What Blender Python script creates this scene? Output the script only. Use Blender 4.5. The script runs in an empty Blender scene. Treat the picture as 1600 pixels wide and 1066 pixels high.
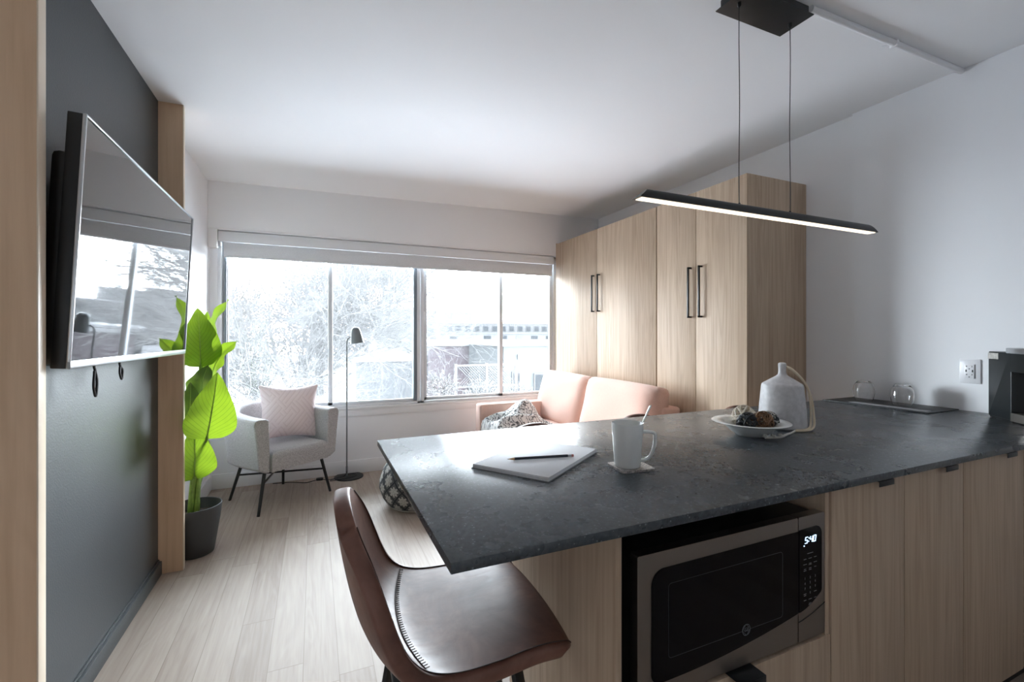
import bpy, bmesh, math, random
from mathutils import Vector, Matrix, Euler
random.seed(7)
SC = bpy.context.scene
COL = SC.collection
PI = math.pi

# ------------------------------------------------------------------ camera
F_PX, CXP, HYP, YAW, EYE = 708.0, 800.0, 523.0, math.radians(23.58), 1.30
cam_d = bpy.data.cameras.new('camera')
cam_d.sensor_width = 36.0
cam_d.lens = F_PX / 1600 * 36.0
cam_d.shift_y = -(533 - HYP) / 1600
cam_d.clip_start = 0.02
cam_d.clip_end = 500
cam = bpy.data.objects.new('camera', cam_d)
cam.location = (0, 0, EYE)
cam.rotation_euler = (PI / 2, 0, -YAW)
COL.objects.link(cam)
SC.camera = cam

# ------------------------------------------------------------------ sky
SKY = 30.0
w = bpy.data.worlds.new('overcast_sky')
SC.world = w
w.use_nodes = True
nt = w.node_tree
nt.nodes.clear()
tc = nt.nodes.new('ShaderNodeTexCoord')
sp = nt.nodes.new('ShaderNodeSeparateXYZ')
rp = nt.nodes.new('ShaderNodeValToRGB')
bg = nt.nodes.new('ShaderNodeBackground')
wo = nt.nodes.new('ShaderNodeOutputWorld')
nt.links.new(tc.outputs['Generated'], sp.inputs[0])
nt.links.new(sp.outputs['Z'], rp.inputs[0])
rp.color_ramp.elements[0].position = 0.0
rp.color_ramp.elements[0].color = (.86, .93, 1.0, 1)
rp.color_ramp.elements[1].position = 0.60
rp.color_ramp.elements[1].color = (.27, .305, .34, 1)
nt.links.new(rp.outputs[0], bg.inputs[0])
bg.inputs[1].default_value = SKY
nt.links.new(bg.outputs[0], wo.inputs[0])

# daylight portal in the window opening (guides sampling of the sky only)
pl = bpy.data.lights.new('window_daylight', 'AREA')
pl.shape = 'RECTANGLE'
pl.size, pl.size_y = 3.2, 1.6
pl.cycles.is_portal = True
plo = bpy.data.objects.new('window_daylight', pl)
plo.location = (0.86, 4.62, 1.38)
plo.rotation_euler = (-PI / 2, 0, 0)
COL.objects.link(plo)

# ------------------------------------------------------------------ view
vs = SC.view_settings
vs.view_transform = 'Standard'
vs.look = 'None'
vs.exposure = 1.4
vs.gamma = 1.0
vs.use_curve_mapping = False
cy = SC.cycles
cy.use_denoising = True
cy.max_bounces = 14
cy.diffuse_bounces = 9
cy.glossy_bounces = 6
cy.transmission_bounces = 10
cy.transparent_max_bounces = 16
cy.use_guiding = True
cy.guiding_training_samples = 32
cy.use_light_tree = False
cy.use_adaptive_sampling = False
cy.caustics_reflective = False
cy.caustics_refractive = False
cy.sample_clamp_indirect = 8.0


def at(u, v, Y):
    """point on the vertical plane at distance Y seen in direction (u, v)"""
    xc, zc = (u - CXP) / F_PX, -(v - HYP) / F_PX
    s, c = math.sin(YAW), math.cos(YAW)
    rx, ry = xc * c + s, -xc * s + c
    t = Y / ry
    return Vector((rx * t, Y, EYE + zc * t))


# ================================================================== materials
def _base(name):
    m = bpy.data.materials.new(name)
    m.use_nodes = True
    t = m.node_tree
    b = t.nodes['Principled BSDF']
    return m, t, b


def coords(t, scale=(1, 1, 1), kind='Object', rot=(0, 0, 0)):
    c = t.nodes.new('ShaderNodeTexCoord')
    mp = t.nodes.new('ShaderNodeMapping')
    mp.inputs['Scale'].default_value = scale
    mp.inputs['Rotation'].default_value = rot
    t.links.new(c.outputs[kind], mp.inputs[0])
    return mp.outputs[0]


def noise(t, vec, scale, detail=3, rough=.55, dist=0):
    n = t.nodes.new('ShaderNodeTexNoise')
    n.inputs['Scale'].default_value = scale
    n.inputs['Detail'].default_value = detail
    n.inputs['Roughness'].default_value = rough
    n.inputs['Distortion'].default_value = dist
    t.links.new(vec, n.inputs['Vector'])
    return n.outputs['Fac']


def ramp(t, fac, stops):
    r = t.nodes.new('ShaderNodeValToRGB')
    e = r.color_ramp.elements
    while len(e) < len(stops):
        e.new(.5)
    for k, (p, c) in enumerate(stops):
        e[k].position = p
        e[k].color = (*c, 1) if len(c) == 3 else c
    t.links.new(fac, r.inputs[0])
    return r.outputs[0]


def mth(t, op, a, b=None, c=None):
    n = t.nodes.new('ShaderNodeMath')
    n.operation = op
    for k, x in enumerate((a, b, c)):
        if x is None:
            continue
        if isinstance(x, (int, float)):
            n.inputs[k].default_value = x
        else:
            t.links.new(x, n.inputs[k])
    return n.outputs[0]


def mixc(t, fac, a, b, mode='MIX'):
    n = t.nodes.new('ShaderNodeMix')
    n.data_type = 'RGBA'
    n.blend_type = mode
    for k, x in ((0, fac), (6, a), (7, b)):
        if isinstance(x, (int, float)):
            n.inputs[k].default_value = x
        elif isinstance(x, tuple):
            n.inputs[k].default_value = (*x, 1)
        else:
            t.links.new(x, n.inputs[k])
    return n.outputs[2]


def bump(t, b, h, strength=.2, dist=.002):
    n = t.nodes.new('ShaderNodeBump')
    n.inputs['Strength'].default_value = strength
    n.inputs['Distance'].default_value = dist
    t.links.new(h, n.inputs['Height'])
    t.links.new(n.outputs[0], b.inputs['Normal'])


def plain(name, col, rough=.5, metal=0, spec=.5, bs=None, bstr=.15, bd=.001, var=0, vs_=4.0, coat=0):
    m, t, b = _base(name)
    b.inputs['Base Color'].default_value = (*col, 1)
    b.inputs['Roughness'].default_value = rough
    b.inputs['Metallic'].default_value = metal
    b.inputs['Specular IOR Level'].default_value = spec
    b.inputs['Coat Weight'].default_value = coat
    v = coords(t)
    if var:
        f = noise(t, v, vs_, 4)
        lo = tuple(x * (1 - var) for x in col)
        hi = tuple(min(1, x * (1 + var)) for x in col)
        t.links.new(ramp(t, f, [(.3, lo), (.7, hi)]), b.inputs['Base Color'])
    if bs:
        bump(t, b, noise(t, v, bs, 2), bstr, bd)
    return m


def wood(name, light, dark, axis='z', rough=.45, fine=1.0, contrast=1.0):
    m, t, b = _base(name)
    k = {'x': 0, 'y': 1, 'z': 2}[axis]
    s1 = [70 * fine] * 3
    s1[k] = 1.6
    s2 = [9 * fine] * 3
    s2[k] = .55
    f1 = noise(t, coords(t, s1), 1.0, 4, .6)
    f2 = noise(t, coords(t, s2), 1.0, 3, .5, 1.2)
    rings = mth(t, 'SINE', mth(t, 'MULTIPLY', f2, 42.0))
    f = mth(t, 'ADD', mth(t, 'MULTIPLY', f1, .75), mth(t, 'MULTIPLY', rings, .07 * contrast))
    f = mth(t, 'ADD', f, mth(t, 'MULTIPLY', f2, .25))
    c = ramp(t, f, [(.2, dark), (.5, tuple(.6 * a + .4 * d for a, d in zip(light, dark))), (.76, light)])
    t.links.new(c, b.inputs['Base Color'])
    b.inputs['Roughness'].default_value = rough
    b.inputs['Specular IOR Level'].default_value = .25
    bump(t, b, f1, .06, .0006)
    return m


def plank_floor():
    m, t, b = _base('oak_floorboards')
    cn = t.nodes.new('ShaderNodeTexCoord')
    sx = t.nodes.new('ShaderNodeSeparateXYZ')
    t.links.new(cn.outputs['Object'], sx.inputs[0])
    X, Y = sx.outputs[0], sx.outputs[1]
    W, L = .127, 1.25
    rx = mth(t, 'DIVIDE', mth(t, 'ADD', X, .674 + 30 * W), W)
    row = mth(t, 'FLOOR', rx)
    wn = t.nodes.new('ShaderNodeTexWhiteNoise')
    wn.noise_dimensions = '1D'
    t.links.new(row, wn.inputs['W'])
    ry = mth(t, 'DIVIDE', mth(t, 'ADD', mth(t, 'ADD', Y, 20), mth(t, 'MULTIPLY', wn.outputs['Value'], L)), L)
    cell = mth(t, 'FLOOR', ry)
    wn2 = t.nodes.new('ShaderNodeTexWhiteNoise')
    wn2.noise_dimensions = '2D'
    cb = t.nodes.new('ShaderNodeCombineXYZ')
    t.links.new(row, cb.inputs[0])
    t.links.new(cell, cb.inputs[1])
    t.links.new(cb.outputs[0], wn2.inputs['Vector'])
    tone = wn2.outputs['Value']
    fx = mth(t, 'FRACT', rx)
    fy = mth(t, 'FRACT', ry)
    gx = mth(t, 'MINIMUM', fx, mth(t, 'SUBTRACT', 1.0, fx))
    gy = mth(t, 'MINIMUM', fy, mth(t, 'SUBTRACT', 1.0, fy))
    gap = mth(t, 'MAXIMUM', mth(t, 'LESS_THAN', gx, .010), mth(t, 'LESS_THAN', gy, .0013))
    off = t.nodes.new('ShaderNodeVectorMath')
    off.operation = 'ADD'
    t.links.new(cn.outputs['Object'], off.inputs[0])
    sc_ = t.nodes.new('ShaderNodeVectorMath')
    sc_.operation = 'SCALE'
    t.links.new(wn2.outputs['Color'], sc_.inputs[0])
    sc_.inputs['Scale'].default_value = 17
    t.links.new(sc_.outputs[0], off.inputs[1])
    mp = t.nodes.new('ShaderNodeMapping')
    mp.inputs['Scale'].default_value = (60, 2.2, 1)
    t.links.new(off.outputs[0], mp.inputs[0])
    mp2 = t.nodes.new('ShaderNodeMapping')
    mp2.inputs['Scale'].default_value = (8, .9, 1)
    t.links.new(off.outputs[0], mp2.inputs[0])
    g1 = noise(t, mp.outputs[0], 1, 4, .6)
    g2 = noise(t, mp2.outputs[0], 1, 3, .5, 1.0)
    rings = mth(t, 'SINE', mth(t, 'MULTIPLY', g2, 46))
    f = mth(t, 'ADD', mth(t, 'MULTIPLY', g1, .6), mth(t, 'MULTIPLY', rings, .05))
    f = mth(t, 'ADD', f, mth(t, 'MULTIPLY', tone, .32))
    c = ramp(t, f, [(.22, (.30, .235, .19)), (.45, (.38, .31, .26)), (.75, (.45, .38, .325))])
    c = mixc(t, mth(t, 'MULTIPLY', gap, .55), c, (.16, .12, .09))
    t.links.new(c, b.inputs['Base Color'])
    b.inputs['Roughness'].default_value = .52
    b.inputs['Specular IOR Level'].default_value = .3
    bump(t, b, mth(t, 'SUBTRACT', mth(t, 'MULTIPLY', g1, .25), gap), .12, .0015)
    return m


def stone():
    m, t, b = _base('dark_quartz')
    v = coords(t)
    vo = t.nodes.new('ShaderNodeTexVoronoi')
    vo.inputs['Scale'].default_value = 215
    t.links.new(v, vo.inputs['Vector'])
    sx = t.nodes.new('ShaderNodeSeparateColor')
    t.links.new(vo.outputs['Color'], sx.inputs[0])
    n1 = noise(t, v, 90, 3)
    n2 = noise(t, v, 5, 5, .6)
    base = ramp(t, n1, [(.3, (.036, .043, .050)), (.55, (.060, .070, .080)), (.75, (.090, .103, .115))])
    fl = mth(t, 'MULTIPLY', mth(t, 'GREATER_THAN', sx.outputs[0], .93), mth(t, 'LESS_THAN', vo.outputs['Distance'], .42))
    c = mixc(t, mth(t, 'MULTIPLY', fl, .55), base, (.30, .33, .36))
    dk = mth(t, 'GREATER_THAN', sx.outputs[1], .93)
    c = mixc(t, mth(t, 'MULTIPLY', dk, .4), c, (.008, .010, .012))
    t.links.new(c, b.inputs['Base Color'])
    t.links.new(ramp(t, n2, [(.3, (.255,) * 3), (.75, (.30,) * 3)]), b.inputs['Roughness'])
    b.inputs['Specular IOR Level'].default_value = .5
    return m


def fabric(name, c1, c2, scale=420, rough=.9, bstr=.35, stretch=(1, 1, .35), sheen=.25):
    m, t, b = _base(name)
    f = noise(t, coords(t, stretch), scale, 2, .7)
    g = noise(t, coords(t, (stretch[2], stretch[1], stretch[0])), scale, 2, .7)
    h = mth(t, 'MULTIPLY', mth(t, 'ADD', f, g), .5)
    t.links.new(ramp(t, h, [(.36, c1), (.62, c2)]), b.inputs['Base Color'])
    b.inputs['Roughness'].default_value = rough
    b.inputs['Specular IOR Level'].default_value = .2
    b.inputs['Sheen Weight'].default_value = sheen
    bump(t, b, h, bstr, .0012)
    return m


def leather():
    m, t, b = _base('tan_leather')
    v = coords(t)
    big = noise(t, v, 7, 5, .62, .6)
    gr = noise(t, v, 320, 2, .6)
    fine = noise(t, coords(t, (3, 14, 6)), 5, 5, .7, 1.0)
    c = ramp(t, big, [(.3, (.115, .050, .036)), (.52, (.185, .084, .060)), (.72, (.265, .132, .096))])
    t.links.new(c, b.inputs['Base Color'])
    t.links.new(ramp(t, fine, [(.3, (.42,) * 3), (.7, (.56,) * 3)]), b.inputs['Roughness'])
    b.inputs['Specular IOR Level'].default_value = .45
    bump(t, b, mth(t, 'ADD', mth(t, 'MULTIPLY', gr, .5), fine), .10, .0012)
    return m


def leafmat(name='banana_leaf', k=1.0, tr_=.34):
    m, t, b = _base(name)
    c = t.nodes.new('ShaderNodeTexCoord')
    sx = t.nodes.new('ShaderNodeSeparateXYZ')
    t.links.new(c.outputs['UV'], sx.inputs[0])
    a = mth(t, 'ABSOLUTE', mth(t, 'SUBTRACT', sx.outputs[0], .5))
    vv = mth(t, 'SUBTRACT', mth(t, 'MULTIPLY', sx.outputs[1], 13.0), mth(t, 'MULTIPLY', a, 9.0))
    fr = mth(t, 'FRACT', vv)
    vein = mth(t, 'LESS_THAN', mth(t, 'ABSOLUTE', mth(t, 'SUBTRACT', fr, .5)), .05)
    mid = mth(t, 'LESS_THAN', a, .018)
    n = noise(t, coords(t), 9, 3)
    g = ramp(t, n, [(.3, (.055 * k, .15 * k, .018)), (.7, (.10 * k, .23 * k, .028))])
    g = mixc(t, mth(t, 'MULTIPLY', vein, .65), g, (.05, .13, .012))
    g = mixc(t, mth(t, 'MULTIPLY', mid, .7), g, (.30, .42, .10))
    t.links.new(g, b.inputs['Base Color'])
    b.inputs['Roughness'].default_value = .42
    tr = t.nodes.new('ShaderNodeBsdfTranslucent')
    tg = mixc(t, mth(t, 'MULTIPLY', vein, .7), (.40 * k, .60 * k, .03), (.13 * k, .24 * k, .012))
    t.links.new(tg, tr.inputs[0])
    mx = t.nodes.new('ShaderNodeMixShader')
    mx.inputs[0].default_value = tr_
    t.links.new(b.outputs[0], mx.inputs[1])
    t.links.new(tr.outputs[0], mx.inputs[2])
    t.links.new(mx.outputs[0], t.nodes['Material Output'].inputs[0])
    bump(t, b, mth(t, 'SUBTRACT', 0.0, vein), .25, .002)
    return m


def paneglass(name, veil=.05):
    m, t, b = _base(name)
    t.nodes.remove(b)
    tr = t.nodes.new('ShaderNodeBsdfTransparent')
    tr.inputs[0].default_value = (.97, .985, .985, 1)
    gl = t.nodes.new('ShaderNodeBsdfGlossy')
    gl.inputs['Roughness'].default_value = .01
    fr = t.nodes.new('ShaderNodeFresnel')
    fr.inputs[0].default_value = 1.35
    mx = t.nodes.new('ShaderNodeMixShader')
    t.links.new(fr.outputs[0], mx.inputs[0])
    t.links.new(tr.outputs[0], mx.inputs[1])
    t.links.new(gl.outputs[0], mx.inputs[2])
    tl = t.nodes.new('ShaderNodeBsdfTranslucent')
    tl.inputs[0].default_value = (1, 1, 1, 1)
    m2 = t.nodes.new('ShaderNodeMixShader')
    n = noise(t, coords(t), 2.5, 4)
    t.links.new(ramp(t, n, [(.3, (veil * .8,) * 3), (.7, (veil * 1.2,) * 3)]), m2.inputs[0])
    t.links.new(mx.outputs[0], m2.inputs[1])
    t.links.new(tl.outputs[0], m2.inputs[2])
    t.links.new(m2.outputs[0], t.nodes['Material Output'].inputs[0])
    return m


def clearglass():
    m, t, b = _base('clear_glass')
    b.inputs['Base Color'].default_value = (1, 1, 1, 1)
    b.inputs['Roughness'].default_value = 0
    b.inputs['IOR'].default_value = 1.45
    b.inputs['Transmission Weight'].default_value = 1
    return m


def glow(name, col, s):
    m, t, b = _base(name)
    b.inputs['Base Color'].default_value = (.8, .8, .8, 1)
    b.inputs['Emission Color'].default_value = (*col, 1)
    b.inputs['Emission Strength'].default_value = s
    m.cycles.emission_sampling = 'NONE'
    return m


def quilted():
    m, t, b = _base('pale_pink_quilted_cotton')
    c = t.nodes.new('ShaderNodeTexCoord')
    sx = t.nodes.new('ShaderNodeSeparateXYZ')
    t.links.new(c.outputs['Object'], sx.inputs[0])
    n = noise(t, coords(t), 300, 2)
    lines = []
    for op in ('ADD', 'SUBTRACT'):
        w_ = mth(t, 'FRACT', mth(t, 'MULTIPLY', mth(t, op, sx.outputs[0], mth(t, 'MULTIPLY', sx.outputs[2], .8)), 26.0))
        lines.append(mth(t, 'ABSOLUTE', mth(t, 'SUBTRACT', w_, .5)))
    big = noise(t, coords(t), 9, 1)
    pick = mth(t, 'GREATER_THAN', big, .5)
    h = mth(t, 'ADD', mth(t, 'MULTIPLY', lines[0], pick), mth(t, 'MULTIPLY', lines[1], mth(t, 'SUBTRACT', 1.0, pick)))
    t.links.new(ramp(t, h, [(0, (.70, .58, .59)), (.2, (.79, .68, .69))]), b.inputs['Base Color'])
    b.inputs['Roughness'].default_value = .9
    b.inputs['Sheen Weight'].default_value = .2
    bump(t, b, mth(t, 'ADD', h, mth(t, 'MULTIPLY', n, .2)), .6, .004)
    return m


def poufmat():
    m, t, b = _base('lattice_flower_weave')
    c = t.nodes.new('ShaderNodeTexCoord')
    sx = t.nodes.new('ShaderNodeSeparateXYZ')
    t.links.new(c.outputs['UV'], sx.inputs[0])
    u = mth(t, 'MULTIPLY', sx.outputs[0], 13.0)
    v = mth(t, 'MULTIPLY', sx.outputs[1], 4.0)
    a = mth(t, 'SUBTRACT', mth(t, 'FRACT', mth(t, 'ADD', u, v)), .5)
    d = mth(t, 'SUBTRACT', mth(t, 'FRACT', mth(t, 'SUBTRACT', u, v)), .5)
    r = mth(t, 'SQRT', mth(t, 'ADD', mth(t, 'MULTIPLY', a, a), mth(t, 'MULTIPLY', d, d)))
    ang = mth(t, 'ARCTAN2', a, d)
    pet = mth(t, 'ADD', .36, mth(t, 'MULTIPLY', mth(t, 'COSINE', mth(t, 'MULTIPLY', ang, 8.0)), .07))
    flower = mth(t, 'LESS_THAN', r, pet)
    n = noise(t, coords(t), 260, 2)
    g = ramp(t, n, [(.35, (.17, .16, .15)), (.6, (.55, .53, .50))])
    line = mth(t, 'LESS_THAN', mth(t, 'MINIMUM', mth(t, 'SUBTRACT', .5, mth(t, 'ABSOLUTE', a)),
                               mth(t, 'SUBTRACT', .5, mth(t, 'ABSOLUTE', d))), .05)
    bgc = mixc(t, line, (.28, .27, .26), (.02, .025, .03))
    bgc = mixc(t, .75, bgc, (.02, .025, .03))
    t.links.new(mixc(t, flower, bgc, g), b.inputs['Base Color'])
    b.inputs['Roughness'].default_value = .95
    bump(t, b, n, .5, .003)
    return m


def knitmat():
    m, t, b = _base('black_and_white_knit')
    v = coords(t, (1, 1, 1), 'UV')
    sx = t.nodes.new('ShaderNodeSeparateXYZ')
    t.links.new(v, sx.inputs[0])
    nz = noise(t, v, 9, 3)
    x = mth(t, 'MULTIPLY', sx.outputs[0], 9.0)
    y = mth(t, 'MULTIPLY', sx.outputs[1], 17.0)
    zig = mth(t, 'ABSOLUTE', mth(t, 'SUBTRACT', mth(t, 'FRACT', x), .5))
    f = mth(t, 'FRACT', mth(t, 'ADD', mth(t, 'ADD', y, mth(t, 'MULTIPLY', zig, 1.3)), mth(t, 'MULTIPLY', nz, 5.0)))
    n2 = noise(t, v, 45, 2)
    k = mth(t, 'LESS_THAN', f, mth(t, 'ADD', -.13, mth(t, 'MULTIPLY', n2, .85)))
    t.links.new(mixc(t, k, (.80, .79, .77), (.10, .105, .11)), b.inputs['Base Color'])
    b.inputs['Roughness'].default_value = .95
    bump(t, b, mth(t, 'ADD', f, zig), .7, .008)
    return m


M = {}
M['white_wall'] = plain('white_wall_paint', (.855, .862, .88), .6, bs=180, bstr=.06)
M['ceiling'] = plain('white_ceiling_paint', (.875, .88, .89), .8, bs=120, bstr=.05)
M['trim'] = plain('white_trim_paint', (.83, .83, .84), .4)
M['black_wall'] = plain('charcoal_wall_paint', (.036, .042, .046), .42, spec=.55, bs=170, bstr=.35, bd=.0015)
M['maple'] = wood('maple_panel', (.82, .60, .41), (.66, .45, .285), 'z', .38, .55, .8)
M['maple_edge'] = plain('maple_edge_band', (.82, .70, .56), .35)
M['oak'] = wood('pale_oak_laminate', (.58, .45, .335), (.37, .265, .178), 'z', .5)
M['oak_edge'] = plain('oak_edge_band', (.50, .36, .24), .5)
M['floor'] = plank_floor()
M['stone'] = stone()
M['alu'] = plain('grey_aluminium', (.66, .69, .72), .4, .1)
M['alu_dark'] = plain('dark_grey_frame', (.22, .25, .28), .45, .3)
M['vinyl'] = plain('white_vinyl', (.74, .75, .77), .4)
M['blind'] = fabric('pale_grey_blind', (.62, .63, .65), (.72, .73, .75), 300, .8, .1, (1, 1, 1), 0)
M['pane'] = paneglass('window_glass', .006)
M['black_metal'] = plain('black_metal', (.018, .019, .02), .4, .2)
M['black_plastic'] = plain('black_plastic', (.012, .013, .014), .38)
M['void'] = plain('black_cabinet_lining', (.008, .009, .010), .6)
M['screen'] = plain('tv_glass', (.006, .006, .007), .03, spec=.8, coat=1.0)
M['silver'] = plain('brushed_silver', (.62, .64, .66), .28, 1.0)
M['chrome'] = plain('polished_steel', (.80, .80, .80), .12, 1.0)
M['steel'] = plain('dark_stainless_steel', (.36, .33, .30), .34, 1.0)
M['mw_glass'] = plain('black_oven_glass', (.003, .003, .004), .06, spec=.22)
M['grey_fabric'] = fabric('grey_tweed', (.26, .255, .26), (.56, .55, .56), 330)
M['pink_pillow'] = quilted()
M['sofa'] = fabric('salmon_pink_fabric', (.66, .42, .34), (.80, .56, .47), 520, .9, .2)
M['leather'] = leather()
M['stitch'] = plain('dark_brown_thread', (.045, .02, .014), .7)
M['leaf'] = leafmat()
M['leaf_shaded'] = leafmat('shaded_banana_leaf', .55, .2)  # darker, less translucent copy of the leaf: shade painted into its colour
M['stem'] = plain('green_stem', (.20, .34, .06), .5, var=.3, vs_=20)
M['pot'] = plain('charcoal_plant_pot', (.055, .06, .064), .55, bs=60, bstr=.05)
M['soil'] = plain('dark_soil', (.03, .02, .014), .95, bs=90, bstr=.8, bd=.01)
M['lamp_grey'] = plain('grey_lamp_metal', (.19, .21, .22), .4, .2)
M['paper'] = plain('white_paper', (.80, .81, .84), .7)
M['card'] = plain('grey_cardboard', (.25, .25, .26), .8)
M['porcelain'] = plain('white_porcelain', (.78, .79, .77), .12, spec=.5)
M['coaster'] = plain('marbled_coaster', (.38, .35, .33), .45, var=.75, vs_=170)
M['ceramic'] = plain('speckled_grey_ceramic', (.56, .55, .56), .42, var=.12, vs_=60, bs=200, bstr=.1)
M['rope'] = plain('cream_cord', (.72, .62, .47), .9, bs=300, bstr=.5, bd=.002)
M['cotton'] = plain('white_cotton_knot', (.75, .72, .66), .95, bs=300, bstr=.6, bd=.003)
M['ball_white'] = plain('cream_wicker', (.74, .67, .57), .7, var=.2, vs_=40)
M['ball_black'] = plain('black_wicker', (.018, .022, .026), .5)
M['ball_brown'] = plain('brown_vine', (.19, .095, .045), .6, var=.5, vs_=40)
M['ball_grey'] = plain('silvery_wicker', (.46, .44, .41), .5, var=.3, vs_=40)
M['glass'] = clearglass()
M['mat_black'] = plain('black_placemat', (.02, .022, .024), .5)
M['mat_grey'] = plain('grey_strip_cloth', (.34, .34, .35), .8)
M['outlet'] = plain('white_outlet_plastic', (.80, .80, .82), .3)
M['coffee'] = plain('black_machine_plastic', (.009, .012, .0135), .3)
M['led'] = glow('warm_led_diffuser', (1.0, .84, .62), .75)
M['display'] = glow('blue_white_display', (.45, .70, 1.0), 1.0)
M['key'] = plain('grey_key_print', (.20, .20, .20), .6)
M['pouf'] = poufmat()
M['pipe'] = plain('white_painted_pipe', (.78, .78, .80), .45)
M['knit'] = knitmat()
M['wood_pencil'] = plain('bare_pencil_wood', (.55, .36, .20), .6)
M['graphite'] = plain('graphite', (.03, .03, .03), .4)
M['navy'] = plain('dark_navy_lacquer', (.018, .024, .036), .3)
M['eraser'] = plain('pink_eraser', (.55, .22, .20), .8)
# outdoors
M['bark'] = plain('pale_grey_bark', (.035, .0345, .0345), .9, var=.35, vs_=6)
M['o_white'] = plain('white_render', (.0088, .0088, .0095), .8)
M['o_pale'] = plain('pale_concrete', (.0095, .0102, .0113), .8, var=.08)
M['o_brick'] = plain('faded_brick', (.0110, .0095, .0092), .9, var=.12, vs_=2)
M['o_dark'] = plain('slate_grey_cladding', (.0075, .0092, .011), .7)
M['o_glass'] = plain('distant_window_glass', (.005, .0065, .008), .7, spec=.1)
M['o_maroon'] = plain('maroon_corrugated_metal', (.0135, .0058, .0092), .6, var=.25, vs_=1.2)
M['o_teal'] = plain('grey_green_siding', (.0078, .0098, .0105), .8, var=.06)
M['o_roof'] = plain('pale_gravel_roof', (.08, .08, .085), .9)
M['o_ground'] = plain('snowy_ground', (.55, .55, .57), .95, var=.3, vs_=.8)
M['o_lattice'] = plain('pale_lattice_wood', (.024, .024, .024), .8)
M['o_shrub'] = plain('pale_dry_shrub', (.031, .030, .030), .95, var=.3, vs_=10)


# ================================================================== mesh helpers
def nb():
    return bmesh.new()


def box(bm, a, b, bev=0, seg=2, mtx=None):
    r = bmesh.ops.create_cube(bm, size=1)
    vs_ = r['verts']
    c = [(p + q) / 2 for p, q in zip(a, b)]
    s = [abs(q - p) for p, q in zip(a, b)]
    for v in vs_:
        v.co = Vector((v.co.x * s[0] + c[0], v.co.y * s[1] + c[1], v.co.z * s[2] + c[2]))
    if mtx is not None:
        bmesh.ops.transform(bm, matrix=mtx, verts=vs_)
    if bev:
        ed = list({e for v in vs_ for e in v.link_edges})
        bmesh.ops.bevel(bm, geom=ed, offset=bev, segments=seg, affect='EDGES', profile=.5)
    return bm


def tube(bm, pts, r, n=8, cap=True, closed=False):
    P = [Vector(p) for p in pts]
    k = len(P)
    R = r if isinstance(r, (list, tuple)) else [r] * k
    T = []
    for i in range(k):
        if closed:
            d = P[(i + 1) % k] - P[i - 1]
        else:
            d = P[min(i + 1, k - 1)] - P[max(i - 1, 0)]
        T.append(d.normalized() if d.length > 1e-9 else Vector((0, 0, 1)))
    up = Vector((0, 0, 1)) if abs(T[0].z) < .9 else Vector((1, 0, 0))
    nrm = (up - T[0] * up.dot(T[0])).normalized()
    rings = []
    for i in range(k):
        nrm = nrm - T[i] * nrm.dot(T[i])
        if nrm.length < 1e-6:
            nrm = T[i].orthogonal()
        nrm.normalize()
        bi = T[i].cross(nrm)
        rings.append([bm.verts.new(P[i] + (nrm * math.cos(2 * PI * j / n) + bi * math.sin(2 * PI * j / n)) * R[i]) for j in range(n)])
    m = k if closed else k - 1
    for i in range(m):
        a, b = rings[i], rings[(i + 1) % k]
        for j in range(n):
            bm.faces.new((a[j], a[(j + 1) % n], b[(j + 1) % n], b[j]))
    if cap and not closed:
        bm.faces.new(rings[0][::-1])
        bm.faces.new(rings[-1])
    return bm


def lathe(bm, prof, n=32, c=(0, 0, 0), uv=False):
    rings = []
    for r, z in prof:
        if r < 1e-6:
            rings.append([bm.verts.new((c[0], c[1], c[2] + z))])
        else:
            rings.append([bm.verts.new((c[0] + r * math.cos(2 * PI * j / n), c[1] + r * math.sin(2 * PI * j / n), c[2] + z)) for j in range(n)])
    ul = bm.loops.layers.uv.verify() if uv else None
    for i in range(len(rings) - 1):
        a, b = rings[i], rings[i + 1]
        for j in range(n):
            j2 = (j + 1) % n
            if len(a) == 1 and len(b) == 1:
                continue
            if len(a) == 1:
                f = bm.faces.new((a[0], b[j2], b[j]))
            elif len(b) == 1:
                f = bm.faces.new((a[j], a[j2], b[0]))
            else:
                f = bm.faces.new((a[j], a[j2], b[j2], b[j]))
                if uv:
                    for lp, q in zip(f.loops, ((j, i), (j + 1, i), (j + 1, i + 1), (j, i + 1))):
                        lp[ul].uv = (q[0] / n, q[1] / (len(rings) - 1))
    return bm


def surf(bm, f, nu, nv, uv=False):
    g = [[bm.verts.new(f(i / nu, j / nv)) for j in range(nv + 1)] for i in range(nu + 1)]
    ul = bm.loops.layers.uv.verify() if uv else None
    for i in range(nu):
        for j in range(nv):
            fc = bm.faces.new((g[i][j], g[i + 1][j], g[i + 1][j + 1], g[i][j + 1]))
            if uv:
                for lp, (a, b) in zip(fc.loops, ((i, j), (i + 1, j), (i + 1, j + 1), (i, j + 1))):
                    lp[ul].uv = (a / nu, b / nv)
    return g


def prism(bm, poly, z0, z1, mtx=None):
    a = [bm.verts.new((x, y, z0)) for x, y in poly]
    b = [bm.verts.new((x, y, z1)) for x, y in poly]
    n = len(poly)
    bm.faces.new(a[::-1])
    bm.faces.new(b)
    for i in range(n):
        bm.faces.new((a[i], a[(i + 1) % n], b[(i + 1) % n], b[i]))
    if mtx is not None:
        bmesh.ops.transform(bm, matrix=mtx, verts=a + b)
    return bm


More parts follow.
